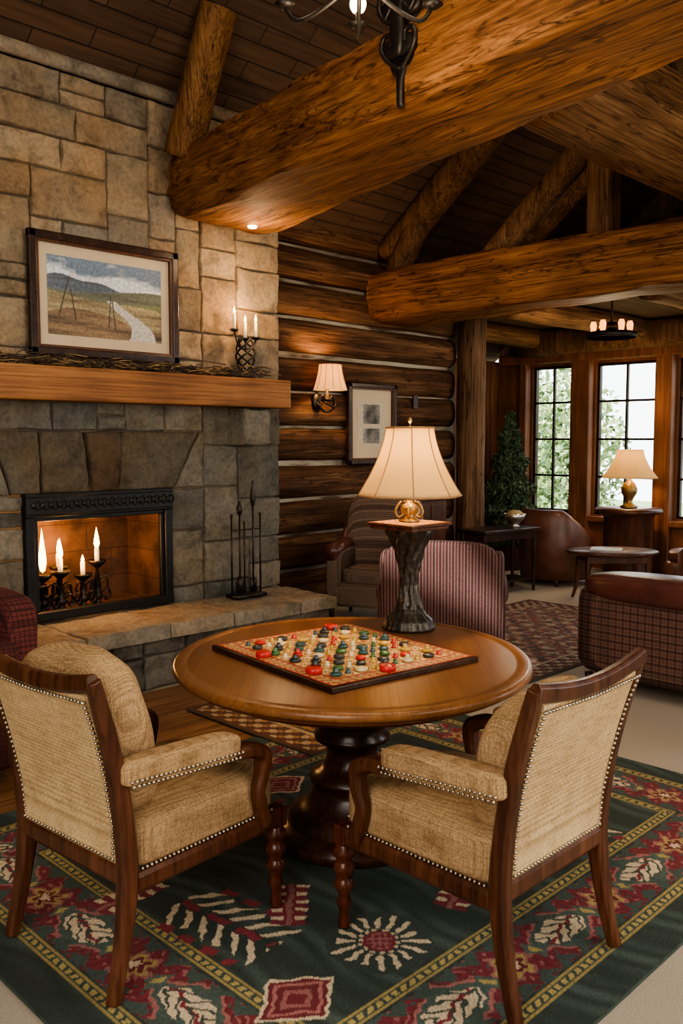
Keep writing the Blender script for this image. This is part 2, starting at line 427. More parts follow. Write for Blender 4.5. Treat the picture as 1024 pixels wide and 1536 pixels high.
# ------------------------------------------------------------------ beams
def bigbeam(name,secs,mat,irr=.011,seed=0,r1=.045,nose=0):
    v=[];f=[]
    def sec(xl,xr,zb,zt,r1,r2):
        P=[]
        def arc(cx,cz,r,a0,a1):
            for i in range(6):
                a=a0+(a1-a0)*i/5; P.append((cx+r*math.cos(a),cz+r*math.sin(a)))
        def seg(p,q):
            for i in range(1,8): P.append((p[0]+(q[0]-p[0])*i/8,p[1]+(q[1]-p[1])*i/8))
        arc(xl+r1,zb+r1,r1,pi,1.5*pi); seg((xl+r1,zb),(xr-r2,zb)); arc(xr-r2,zb+r2,r2,1.5*pi,2*pi); seg((xr,zb+r2),(xr,zt-r2))
        arc(xr-r2,zt-r2,r2,0,.5*pi); seg((xr-r2,zt),(xl+r2,zt)); arc(xl+r2,zt-r2,r2,.5*pi,pi); seg((xl,zt-r2),(xl,zb+r1)); return P
    K=200; ys=np.linspace(secs[0][0],secs[-1][0],K)
    sy=[s[0] for s in secs]; o=np.argsort(sy); y0=secs[0][0]
    for k,y in enumerate(ys):
        q=[float(np.interp(y,np.array(sy)[o],np.array([s[i] for s in secs])[o])) for i in range(1,5)]
        nn=max(0,1-(y0-y)/.45)**2*nose
        q[0]+=nn*.25; q[2]+=nn
        P=sec(*q,r1+nn*.8,.04); n=len(P)
        for i,(x,z) in enumerate(P):
            dx=irr*(.8*math.sin(y*2.3+i*.35)+.6*math.sin(y*5.1+i*.9)+.45*math.sin(y*12+i*1.3)); dz=irr*(.8*math.cos(y*1.9+i*.4)+.6*math.sin(y*7.3+i*.6)+.3*math.sin(y*15+i))
            v.append((x+dx,y,z+dz))
    for k in range(K-1):
        for i in range(n):
            jn=(i+1)%n; f.append((k*n+i,k*n+jn,(k+1)*n+jn,(k+1)*n+i))
    f.append(tuple(range(n))); f.append(tuple((K-1)*n+i for i in range(n)))
    return one(name,(v,f),mat)
bigbeam('main_ceiling_beam',[(5.33,3.60,4.37,3.08,3.56),(-2.45,2.70,3.20,3.42,3.76)],BEAM,nose=.09)
bigbeam('tie_beam',[(6.02,6.36,6.86,2.72,3.22),(-2.45,6.36,6.86,2.80,3.22)],BEAM,.010,2,nose=.04)
one('ceiling_beam_strut',log((3.62,5.16,3.52),(3.66,4.80,4.40),.125,seed=8),BEAMZ)
one('purlin_beam',log((4.22,2.72,3.62),(9.75,2.72,3.55),.32,seed=9,irr=.02,seg=60,n=32),BEAMX)
def rafter(name,x,r,seed,mat):
    one(name,log((x,5.95,RZ(5.95)-r*1.15),(x,ridge+.1,RZ(ridge+.1)-r*1.3),r,seed=seed,irr=.03,seg=40),mat)
rafter('ceiling_beam_rafter',6.62,.15,11,RAFT); rafter('ceiling_beam_rafter.001',8.3,.15,12,RAFT)
one('ceiling_beam_strut.001',log((6.55,5.80,3.20),(6.62,5.50,3.75),.12,seed=14),RAFT)
one('ceiling_beam_strut.002',log((6.62,4.75,3.18),(6.62,3.64,4.10),.12,seed=15),RAFT)
one('ceiling_beam_king_post',box(6.50,6.72,3.54,3.74,3.21,4.9),RAFT,False,.02)

# ------------------------------------------------------------------ stonework
def stone(mb,u0,u1,v0,v1,out,fmap,col,sk=(0,0),mi=0,rough=.006,back=.05):
    R=random.random; g=.0045
    u0+=g;u1-=g;v0+=g;v1-=g; W=u1-u0;H=v1-v0
    def pos(L,n):
        m=min(.018,L*.2); inner=list(np.linspace(m,L-m,n)); return [0,.003,m*.4]+inner+[L-m*.4,L-.003,L]
    pu=pos(W,max(3,int(W/.04)+2)); pv=pos(H,max(3,int(H/.04)+2))
    def dp(i,n): q=min(i,n-1-i); return [-1,.5,.84,1][min(q,3)]
    nu,nv=len(pu),len(pv); ph=[R()*6.3 for _ in range(6)]; tu,tv=(R()-.5)*.02,(R()-.5)*.02
    j=[(R()-.5)*.012 for _ in range(4)]
    verts=[];faces=[]
    for a in range(nu):
        for b in range(nv):
            m=min(dp(a,nu),dp(b,nv)); u=pu[a];v=pv[b]; fu=u/W;fv=v/H
            if m<0: d=-back
            else:
                nz=rough*(math.sin(u*31+ph[0]+v*9)+math.sin(v*37+ph[1]-u*11)+.6*math.sin(u*71+v*53+ph[2]))
                d=out*(.35+.65*m)+nz*m+tu*(fu-.5)+tv*(fv-.5)
            uu=u0+u+j[0]*math.sin(fv*5+ph[3]); vv=v0+v+j[1]*math.sin(fu*6+ph[4])
            uu+=(sk[0]*(1-fu)+sk[1]*fu)*fv
            verts.append(fmap(uu,vv,d))
    for a in range(nu-1):
        for b in range(nv-1):
            faces.append((a*nv+b,(a+1)*nv+b,(a+1)*nv+b+1,a*nv+b+1))
    mb.add((verts,faces),mi,None,col)
def ashlar(mb,u0,v0,cu,cv,nu,nv,fmap,colf,excl=(),sizes=((1,4),(1,3)),out=(.010,.030),rough=.005):
    occ=np.zeros((nu,nv),bool)
    for (a,b,c_,d) in excl: occ[a:b,c_:d]=True
    for b in range(nv):
        for a in range(nu):
            if occ[a,b]: continue
            w=random.choice(sizes[0]);h=random.choice(sizes[1])
            while a+w>nu or occ[a:a+w,b].any(): w-=1
            while b+h>nv or occ[a:a+w,b:b+h].any(): h-=1
            if w>=4 and h==1 and b+2<=nv and not occ[a:a+w,b:b+2].any(): h=2
            if a+w<nu and not occ[a+w,b] and (a+w+1>=nu or occ[a+w+1,b]) and not occ[a+w,b:b+h].any(): w+=1
            occ[a:a+w,b:b+h]=True
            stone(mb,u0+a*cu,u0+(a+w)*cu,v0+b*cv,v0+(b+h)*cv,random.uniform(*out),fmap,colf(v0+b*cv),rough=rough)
def jit(c,a=.85,b=1.15):
    k=random.uniform(a,b); return tuple(x*k for x in c)
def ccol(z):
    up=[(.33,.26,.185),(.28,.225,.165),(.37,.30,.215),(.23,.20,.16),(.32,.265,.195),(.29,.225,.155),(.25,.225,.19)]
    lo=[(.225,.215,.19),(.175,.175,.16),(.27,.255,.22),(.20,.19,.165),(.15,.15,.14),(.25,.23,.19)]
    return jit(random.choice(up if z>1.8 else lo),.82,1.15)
cu,cv=.107,.1025; U0,V0=.253,.02
fy=lambda u,v,d:(u,5.35-d,v)
BIG=((2,3,3,4,4,5),(1,2,2,3,3,4))
st=MB()
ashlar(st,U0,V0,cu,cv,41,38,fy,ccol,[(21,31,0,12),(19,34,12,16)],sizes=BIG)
xb=[2.286,2.42,2.62,2.97,3.17,3.62,3.891]; xt=[2.286,2.30,2.62,2.93,3.21,3.86,3.891]
for i in range(6):
    br=jit((.160,.140,.112)) if 1<=i<=4 else jit((.2,.185,.155))
    if i==3: br=(.115,.088,.066)
    stone(st,xb[i],xb[i+1],1.25,1.66,.03+.02*(i==3),fy,br,(xt[i]-xb[i],xt[i+1]-xb[i+1]))
cap=.253+41*cu
st.add(box(.253,cap,5.29,5.36,3.92,4.0),0,None,(.30,.27,.23))
fx=lambda u,v,d:(cap-.03+d,u,v)
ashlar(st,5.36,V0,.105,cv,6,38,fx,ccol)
stone(st,4.12,4.38,1.55,1.838,.22,fy,(.24,.225,.19),back=.0)
for b_ in (box(.253,2.5,5.365,5.98,0,4.02),box(3.57,cap-.03,5.365,5.98,0,4.02),box(2.5,3.57,5.365,5.98,1.25,4.02),box(2.5,3.57,5.365,5.98,0,.43),box(2.5,3.57,5.86,5.98,.43,1.25)):
    st.add(b_,1)
st.obj('wall_fireplace',[STONE,MORTAR],True,col=True)
def brickm():
    m,nt,b=newmat('firebrick')
    tc=coord(nt,(1,1,1),(pi/2,0,0))
    br=nt.nodes.new('ShaderNodeTexBrick'); nt.links.new(tc,br.inputs['Vector'])
    br.inputs['Scale'].default_value=1; br.inputs['Brick Width'].default_value=.40; br.inputs['Row Height'].default_value=.20
    br.inputs['Mortar Size'].default_value=.004
    br.inputs['Color1'].default_value=(.13,.065,.036,1); br.inputs['Color2'].default_value=(.10,.052,.030,1); br.inputs['Mortar'].default_value=(.05,.028,.018,1)
    c=mix(nt,br.outputs['Color'],ramp(nt,noise(nt,coord(nt),5,5),[(.35,(.3,.28,.26)),(.65,(1.1,1.1,1.1))]))
    nt.links.new(c,b.inputs['Base Color']); b.inputs['Roughness'].default_value=.8
    return m
FB=brickm()
fb=empty('fireplace_insert')
m=MB()
for b_ in (box(2.505,3.565,5.82,5.855,.435,1.24),box(2.505,2.53,5.36,5.82,.435,1.24),box(3.54,3.565,5.36,5.82,.435,1.24),box(2.53,3.54,5.36,5.82,1.2,1.24),box(2.53,3.54,5.36,5.82,.435,.45)): m.add(b_)
m.obj('firebox_lining',FB,False,parent=fb)
m=MB(); m.add(box(2.49,3.58,5.27,5.335,1.11,1.26)); m.add(box(2.49,2.55,5.28,5.335,.445,1.11)); m.add(box(3.52,3.58,5.28,5.335,.445,1.11)); m.add(box(2.49,3.58,5.27,5.335,.44,.50))
m.add(box(2.55,3.52,5.30,5.33,1.08,1.11)); m.add(box(2.55,2.58,5.30,5.33,.5,1.08)); m.add(box(3.49,3.52,5.30,5.33,.5,1.08))
m.obj('metal_surround',BLACKM,False,.006,fb)
m=MB()
for i in range(18):
    x=2.54+i*.0585
    m.add(ball((x,5.268,1.185),(.02,.008,.02))); m.add(tube([(x+.029+.018*math.cos(a),5.266,1.185+.03*math.sin(a)) for a in np.linspace(0,2*pi,10)],.004,5))
m.add(box(2.5,3.57,5.262,5.27,1.235,1.245)); m.add(box(2.5,3.57,5.262,5.27,1.125,1.135))
m.obj('relief_ornament',IRON,parent=fb)
h=MB()
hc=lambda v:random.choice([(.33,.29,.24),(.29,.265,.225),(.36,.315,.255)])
ft=lambda u,v,d:(u,v,.405+d)
x=.253
while x<4.6:
    w=random.uniform(.42,.62); x1=x+w
    if x1>4.35: x1=4.66
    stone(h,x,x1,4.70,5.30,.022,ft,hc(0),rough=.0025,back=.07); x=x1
ff=lambda u,v,d:(u,4.80-d,v)
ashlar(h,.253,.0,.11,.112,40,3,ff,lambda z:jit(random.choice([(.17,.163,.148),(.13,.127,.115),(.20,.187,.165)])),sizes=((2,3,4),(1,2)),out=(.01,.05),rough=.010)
fe=lambda u,v,d:(4.60+d,u,v)
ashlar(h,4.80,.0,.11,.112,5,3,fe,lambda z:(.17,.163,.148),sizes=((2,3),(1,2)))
h.add(box(.253,4.62,4.81,5.295,0,.40),1)
h.obj('fireplace_hearth',[STONE,MORTAR],True,col=True)
one('fireplace_mantel',box(.253,4.53,5.07,5.315,1.84,2.05),MANT,False,.012)
gr=MB()
for i in range(760):
    x=random.uniform(.3,4.30)
    y=5.14+random.gauss(0,.018); z=2.062+abs(random.gauss(0,.026)); L=random.uniform(.06,.18)
    dx=random.choice((-1,1))*L
    if 4.09<x<4.30 or 4.09<x+dx<4.30: y=5.095
    p=[(x,y,z),(x+dx*.5,y+random.gauss(0,.016 if y>5.1 else .003),z+random.uniform(0,.02)),(x+dx,y+random.gauss(0,.03 if y>5.1 else .003),max(2.054,z+random.uniform(-.02,.03)))]
    gr.add(tube(p,[.0045,.0035,.002],5),0 if random.random()<.8 else 1)
gr.obj('twig_garland',[plain('twig_bark',(.04,.024,.015),.8),plain('gold_leaf',(.25,.16,.06),.5)])

# ------------------------------------------------------------------ painted sheets
def painted(name,W,H,res,func,mat,M,parent=None):
    nx=int(W/res)+1; ny=int(H/res)+1
    xs=np.linspace(0,W,nx); ys=np.linspace(0,H,ny); X,Y=np.meshgrid(xs,ys,indexing='ij')
    col=func(X,Y); col=np.concatenate([col,np.ones(X.shape+(1,))],-1).astype(np.float32)
    co=np.stack([X-W/2,Y-H/2,np.zeros_like(X)],-1).reshape(-1,3)
    idx=np.arange(nx*ny).reshape(nx,ny)
    q=np.stack([idx[:-1,:-1],idx[1:,:-1],idx[1:,1:],idx[:-1,1:]],-1).reshape(-1,4)
    me=bpy.data.meshes.new(name); me.vertices.add(nx*ny); me.vertices.foreach_set('co',co.ravel())
    me.loops.add(q.size); me.loops.foreach_set('vertex_index',q.ravel().astype(np.int32))
    me.polygons.add(len(q)); me.polygons.foreach_set('loop_start',np.arange(0,q.size,4,dtype=np.int32))
    me.update(calc_edges=True); me.validate()
    a=me.color_attributes.new('Col','FLOAT_COLOR','POINT'); a.data.foreach_set('color',col.ravel())
    me.materials.append(mat); ob=bpy.data.objects.new(name,me); S.collection.objects.link(ob)
    ob.matrix_local=M
    if parent: ob.parent=parent
    return ob
G=np.array([.038,.058,.050]);MR=np.array([.16,.022,.032]);CR=np.array([.60,.49,.34]);GO=np.array([.32,.25,.09]);PK=np.array([.30,.12,.11])
def put(C,mask,c): C[mask]=c
def rug1(X,Y):
    W,H=X.max(),Y.max(); wx=X+1.05; wy=Y+1.13
    wobx=.006*np.sin(Y*61)+.004*np.sin(Y*143+X*37); woby=.006*np.sin(X*57)+.004*np.sin(X*131+Y*41)
    C=np.zeros(X.shape+(3,))
    st_=.70+.95*(np.sin(X*75+3*np.sin(Y*4)+1.5*np.sin(Y*13))*.5+.5)*(.5+.5*np.sin(X*23+Y*3)); C[:]=G*st_[...,None]
    d=np.minimum(np.minimum(X,W-X),np.minimum(Y,H-Y))
    horiz=np.minimum(Y,H-Y)<np.minimum(X,W-X)
    s=np.where(horiz,X+wobx,Y+woby); dw=d+np.where(horiz,woby,wobx)
    b=(d>.19)&(d<.43); C[b]=(MR*(.85+.35*np.sin(s*90+dw*20)[...,None]**2))[b]
    fl=np.sin(s*74+np.sin(dw*60)*1.4)*np.sin(dw*88+np.sin(s*31)*2)
    put(C,b&(fl>.78),PK); put(C,b&(fl<-.86),G*1.6)
    sm=(s%.56)-.28; dm=dw-.31
    q=np.abs(sm)/.20+np.abs(dm)/.115
    put(C,b&(q<1),G*1.7)
    put(C,b&(q<1.02)&(q>.90),PK*1.1)
    leaf=((sm/.115)**2+(dm/.055)**2<1)
    put(C,b&leaf,CR)
    put(C,b&leaf&(np.abs(dm-.25*sm)<.007),MR*1.2)
    put(C,b&leaf&(np.sin(sm*105+np.abs(dm)*150)<-.62),G*1.2)
    s2=((s+.28)%.56)-.28
    r2=np.hypot(s2,dm*1.15); t2=np.arctan2(dm,s2)
    fr=.075*(1+.28*np.cos(6*t2))
    put(C,b&(r2<fr),PK*1.05); put(C,b&(r2<fr*.78),GO*1.2); put(C,b&(r2<fr*.55),MR*.9); put(C,b&(r2<fr*.28),CR)
    for off in (-.12,.12):
        s3=s2-off; put(C,b&(np.abs(s3)/.032+np.abs(dm)/.055<1),G*2.0); put(C,b&(np.abs(s3)/.016+np.abs(dm)/.028<1),GO*1.2)
    tri=(dw>.375)&(dw<.43)&(np.abs(((s)%.11)-.055)<(dw-.375)*1.0); put(C,tri,G*1.4)
    tri=(dw<.245)&(dw>.19)&(np.abs(((s)%.11)-.055)<(.245-dw)*1.0); put(C,tri,G*1.4)
    for d0 in (.130,.445):
        q=(d>d0)&(d<d0+.046); put(C,q,G*1.15)
        put(C,(d>d0)&(d<d0+.008),GO); put(C,(d>d0+.038)&(d<d0+.046),GO)
        put(C,(d>d0+.013)&(d<d0+.033)&((s%.036)<.022),GO*1.25)
    def rot(cx,cy,a):
        x=wx-cx+wobx*.6;y=wy-cy+woby*.6; return x*math.cos(a)+y*math.sin(a),-x*math.sin(a)+y*math.cos(a)
    for cx,cy in ((1.60,1.78),(3.4,2.45),(2.6,3.0),(2.75,1.80)):
        x,y=rot(cx,cy,0); q=np.abs(x)/.15+np.abs(y)/.125
        put(C,q<1,CR); put(C,q<.88,MR*.9); put(C,(q<.74)&(q>.62),PK*1.2); put(C,q<.42,PK); put(C,q<.26,MR)
    for cx,cy,a in ((1.70,2.24,.1),(3.05,1.80,1.4),(2.3,3.0,.2)):
        x,y=rot(cx,cy,a)
        m=(np.abs(x)<.13)&(np.abs(y)<.22)
        put(C,m&(np.sin((y+np.abs(x)*.8)*85)>.35)&(np.abs(x)>.022)&(np.abs(x)<.112-.02*np.sin(y*40)),CR)
        put(C,(np.abs(x)<.015)&(np.abs(y)<.21)&(np.sin(y*45)>-.6),MR*1.3)
        put(C,(np.abs(np.abs(x)-.145)<.018)&(np.abs(y)<.19)&(np.sin(y*60)>-.2),MR*1.3)
    for cx,cy,a in ((1.93,2.18,.8),(1.57,2.62,.1),(2.42,1.82,.3)):
        x,y=rot(cx,cy,a); m=(np.abs(x)<.13)&(np.abs(y)<.06)
        put(C,m,MR*1.2); put(C,m&(np.sin(x*120)>.2)&(np.abs(y)>.022),CR); put(C,m&(np.abs(y)<.010),PK)
    for cx,cy,R in ((1.98,1.81,.165),(3.2,2.9,.16),(1.95,3.0,.15),(3.15,2.1,.14)):
        x,y=rot(cx,cy,0); r=np.hypot(x,y); th=np.arctan2(y,x)
        put(C,(r<R*1.05)&(r>R*.4),G*.9)
        put(C,(r<R*(.90+.10*np.sin(th*5)))&(r>R*.46)&(np.cos(16*th)>-.1+.8*(r/R)**2),CR)
        put(C,(r<R*.42)&(np.cos(14*th)>-.3),CR*.9); put(C,(r<R*.34),MR*1.1); put(C,(r<R*.27)&(np.sin(x*190)*np.sin(y*190)>-.1),PK)
    C*=rng.uniform(.72,1.2,X.shape)[...,None]; return C
def persian(base,acc,seed):
    def f(X,Y):
        W,H=X.max(),Y.max(); C=np.zeros(X.shape+(3,)); C[:]=base
        d=np.minimum(np.minimum(X,W-X),np.minimum(Y,H-Y)); s=np.where(np.minimum(Y,H-Y)<np.minimum(X,W-X),X,Y)
        for i,a in enumerate(acc):
            k=15+i*9
            m=(np.sin(X*k+i)*np.sin(Y*(k+3)+i*2)+np.sin((X+Y)*k*.9)*np.cos((X-Y)*k*.8))>.55
            put(C,m,a)
        put(C,(np.abs((X%.36)-.18)+np.abs((Y%.36)-.18)<.07),acc[-1]); put(C,(np.abs((X%.36)-.18)+np.abs((Y%.36)-.18)<.035),acc[2])
        put(C,d<.22,acc[0]); put(C,(d<.22)&(np.sin(s*48)*np.cos((d-.1)*50)>.3),acc[1]); put(C,(d<.22)&(np.sin(s*48+1.5)*np.sin((d-.1)*60)>.6),acc[3]); put(C,(d<.04),base*.4); put(C,(d>.2)&(d<.225),acc[1])
        C*=rng.uniform(.75,1.2,X.shape)[...,None]; return C
    return f
def rug(name,x0,x1,y0,y1,z,t,res,func,backm):
    e_=empty(name,((x0+x1)/2,(y0+y1)/2,0))
    W,H=x1-x0,y1-y0
    one('rug_base',box(-W/2,W/2,-H/2,H/2,z,z+t),backm,False,.003,e_)
    painted('rug_pile',W-.008,H-.008,res,func,RUGM,Matrix.Translation((0,0,z+t+.0015)),e_)
RB=plain('rug_backing_green',(.04,.06,.047),.95)
rug('patterned_area_rug',1.05,4.05,1.13,3.60,0,.010,.005,rug1,RB)
rug('orange_accent_rug',2.95,4.35,3.15,4.25,.0125,.006,.010,persian(np.array([.27,.11,.04]),[np.array([.11,.045,.03]),np.array([.45,.33,.19]),np.array([.07,.07,.05]),np.array([.36,.19,.07])],1),RB)
rug('persian_rug',4.75,7.5,3.15,4.85,0,.008,.012,persian(np.array([.18,.075,.06]),[np.array([.10,.045,.037]),np.array([.38,.31,.23]),np.array([.09,.085,.09]),np.array([.29,.17,.12])],2),RB)

# ------------------------------------------------------------------ round table
TC=(2.47,2.41); VA=pi/4
tb=empty('round_pedestal_table',(TC[0],TC[1],0),VA)
SX,SY=.765,.70
top=[(0,.700),(.90,.700),(.93,.704),(.95,.712),(.955,.722),(.985,.728),(1.0,.738),(1.0,.752),(.99,.760),(.975,.7625),(.93,.7625),(.92,.7605),(.91,.7625),(0,.7625)]
one('table_top',lathe([(r,z-.0125) for r,z in top],96,sx=SX,sy=SY),TABW,parent=tb)
one('apron',lathe([(0,.655),(.80,.655),(.84,.662),(.85,.69),(.86,.692),(0,.692)],96,sx=SX,sy=SY),CHW,parent=tb)
ped=[(0,.0145),(.30,.0145),(.315,.03),(.31,.06),(.27,.085),(.245,.10),(.25,.115),(.20,.15),(.165,.20),(.15,.235),(.17,.25),(.172,.27),(.13,.29),(.105,.33),(.10,.37),(.115,.40),(.15,.415),(.152,.435),(.13,.45),(.16,.50),(.20,.56),(.225,.62),(.235,.655),(0,.655)]
one('pedestal',lathe(ped,48),PEDW,parent=tb)

gb=empty('checkers_board',(2.42,2.42,.7505),-.12)
BW,BD=.71,.80
one('board_frame',box(-BW/2,BW/2,-BD/2,BD/2,0,.022),DARKW,False,.004,gb)
NB=10
def boardf(X,Y):
    W,H=X.max(),Y.max(); C=np.zeros(X.shape+(3,)); C[:]=np.array([.52,.38,.14])
    d=np.minimum(np.minimum(X,W-X),np.minimum(Y,H-Y)); s=np.where(np.minimum(Y,H-Y)<np.minimum(X,W-X),X,Y)
    b=d<.065
    put(C,b&(np.sin(s*170+1.5*np.sin(d*160))*np.sin(d*140)>.1),np.array([.45,.035,.025]))
    put(C,b&(np.sin(s*190+2)*np.cos(d*170)>.62),np.array([.06,.12,.07]))
    put(C,d<.010,np.array([.42,.04,.03])); put(C,(d>.055)&(d<.065),np.array([.45,.035,.025]))
    i=d>=.065
    u=(X-.065)/(W-.13)*NB; v=(Y-.065)/(H-.13)*NB
    chk=(np.floor(u)+np.floor(v))%2<1
    put(C,i,np.array([.74,.60,.26])); put(C,i&chk,np.array([.40,.23,.07]))
    fu=u-np.floor(u);fv=v-np.floor(v)
    put(C,i&~chk&(np.abs(np.abs(fu-.5)+np.abs(fv-.5)-.34)<.07),np.array([.45,.08,.03]))
    put(C,i&~chk&((fu-.5)**2+(fv-.5)**2<.014),np.array([.10,.14,.08]))
    put(C,i&((np.abs(fu)<.08)|(np.abs(fv)<.08)),np.array([.34,.05,.03]))
    return C
painted('board_print',BW-.03,BD-.03,.0026,boardf,BOARDM,Matrix.Translation((0,0,.0235)),gb)
pc=MB(); cw,cd=(BW-.03-.13)/NB,(BD-.03-.13)/NB
discp=[(0,0),(.018,0),(.0205,.003),(.0205,.009),(.018,.012),(.013,.010),(.010,.012),(0,.012)]
for i in range(NB):
    for j in range(NB):
        dark=(i+j)%2==0; r=random.random()
        x=-(BW-.03-.13)/2+(i+.5)*cw+random.uniform(-.004,.004); y=-(BD-.03-.13)/2+(j+.5)*cd+random.uniform(-.004,.004)
        if dark and r<.97:
            mi=0 if r<.34 else (3 if r<.52 else (5 if r<.66 else (1 if r<.76 else (4 if r<.86 else 2))))
            k_=random.uniform(.92,1.12)
            pc.add(lathe([(q*k_,z) for q,z in discp],16,(x,y,.024)),mi)
            if random.random()<.4: pc.add(lathe([(.011,0),(.012,.005),(.007,.009),(.009,.014),(0,.017)],12,(x,y,.035)),mi)
        elif not dark and r<.70:
            pc.add(lathe([(0,0),(.011,0),(.012,.004),(.006,.008),(.009,.013),(.005,.017),(0,.018)],12,(x,y,.024)),random.choice([1,1,1,4,4,4,3,2,5]))
for x,y in ((.20,.33),(-.29,-.21),(-.06,-.345),(-.30,.1)):
    pc.add(lathe([(q*1.5,z*1.8) for q,z in discp],20,(x,y,.024)),2)
pc.obj('checkers_pieces',[plain('piece_black',(.025,.03,.035),.3),plain('piece_cream',(.66,.55,.32),.4),plain('piece_red',(.48,.02,.015),.3),plain('piece_teal',(.035,.08,.08),.3),plain('piece_gold',(.55,.34,.06),.35),plain('piece_green',(.04,.12,.035),.35)],parent=gb)

# ------------------------------------------------------------------ table lamp
def bell(z0,z1,rb,rt,n=12,N=96,th=.003):
    prof=[]
    for k in range(n+1):
        t=k/n; r=rt+(rb-rt)*((1-t)**1.7*.85+(1-t)*.15); prof.append((r,z0+(z1-z0)*t))
    v=[];f=[]
    full=prof+[(r-th,z) for r,z in prof[::-1]]
    for r,z in full:
        for i in range(N):
            a=2*pi*i/N; sc=1-.045*abs(math.sin(4*a))
            v.append((r*sc*math.cos(a),r*sc*math.sin(a),z))
    K=len(full)
    for k in range(K):
        k2=(k+1)%K
        for i in range(N):
            j=(i+1)%N; f.append((k*N+i,k*N+j,k2*N+j,k2*N+i))
    return v,f
lm=empty('table_lamp',(3.0,2.57,.7505),0)
lm_b=[(0,0),(.118,0),(.120,.015),(.108,.025),(.112,.035),(.098,.05),(.080,.065),(.066,.085),(.058,.11)]
one('base',lathe(lm_b,96,flute=.02,nf=16),BRONZE,parent=lm)
v=[];f=[];N=96
prof=[(.062,.095),(.046,.15),(.040,.20),(.042,.25),(.050,.30),(.066,.36),(.088,.41),(.105,.44),(.108,.452)]
P2=[]
for k in range(61):
    t=k/60*(len(prof)-1); i=min(int(t),len(prof)-2); q=t-i
    P2.append((prof[i][0]*(1-q)+prof[i+1][0]*q,prof[i][1]*(1-q)+prof[i+1][1]*q))
for k,(r,z) in enumerate(P2):
    for i in range(N):
        a=2*pi*i/N; rr=r*(1+.20*abs(math.cos(4*a+2.2*math.sin(z*9)))-.10+.05*math.sin(z*70+a*2)*math.cos(8*a)); v.append((rr*math.cos(a),rr*math.sin(a),z))
for k in range(len(P2)-1):
    for i in range(N):
        j=(i+1)%N; f.append((k*N+i,k*N+j,(k+1)*N+j,(k+1)*N+i))
one('sculpted_stem',(v,f),BRONZE,parent=lm)
m=MB(); m.add(box(-.125,.125,-.125,.125,.452,.468)); m.add(box(-.135,.135,-.135,.135,.468,.482))
m.obj('square_tray',CHW,False,.004,lm)
painted('tray_inlay',.24,.24,.003,lambda X,Y:np.where(((np.sin(X*150)*np.sin(Y*150)>.1))[...,None],np.array([.30,.06,.035]),np.array([.36,.22,.10])),BOARDM,Matrix.Translation((0,0,.4835)),lm)
GOLD=plain('antique_gold',(.33,.22,.09),.38,.8,ns=60,bmp=.4,var=.4)
one('lamp_neck',lathe([(0,.482),(.045,.482),(.05,.492),(.03,.50),(.022,.515),(.036,.53),(.04,.545),(.03,.56),(.016,.57),(.012,.60),(.012,.70),(0,.70)],24),GOLD,parent=lm)
m=MB()
for a in (0,1.26,2.51,3.77,5.03):
    m.add(tube(smoothpts([(.02*math.cos(a),.02*math.sin(a),.52),(.05*math.cos(a),.05*math.sin(a),.505),(.064*math.cos(a),.064*math.sin(a),.535),(.038*math.cos(a),.038*math.sin(a),.575)],5),.0055,6))
m.add(tube([(0,0,.70),(0,0,.93)],.003,6))
for a in (0,pi/2): m.add(tube([(-.1*math.cos(a),-.1*math.sin(a),.895),(.1*math.cos(a),.1*math.sin(a),.895)],.002,5))
m.add(ball((0,0,.935),(.009,.009,.014)))
m.obj('harp_finial',GOLD,parent=lm)
one('bell_shade',bell(.60,.905,.232,.105),SHADE,parent=lm)
TRIM=plain('shade_trim',(.36,.20,.09),.8)
m=MB()
for z,R in ((.602,.232),(.903,.105)):
    m.add(tube([(R*(1-.045*abs(math.sin(4*a)))*math.cos(a),R*(1-.045*abs(math.sin(4*a)))*math.sin(a),z) for a in np.linspace(0,2*pi,97)],.0045,6))
for q in range(8):
    a=q*pi/4; pr=[]
    for k in range(13):
        t=k/12; r=.105+(.232-.105)*((1-t)**1.7*.85+(1-t)*.15); pr.append(((r+.001)*math.cos(a),(r+.001)*math.sin(a),.60+.305*t))
    m.add(tube(pr,.0025,5))
m.obj('shade_trim',TRIM,parent=lm)
one('light_bulb',ball((0,0,.74),(.03,.03,.04)),BULB,parent=lm)
light('POINT','lamp_light',(0,0,.80),46,(1,.68,.36),.05,parent=lm)

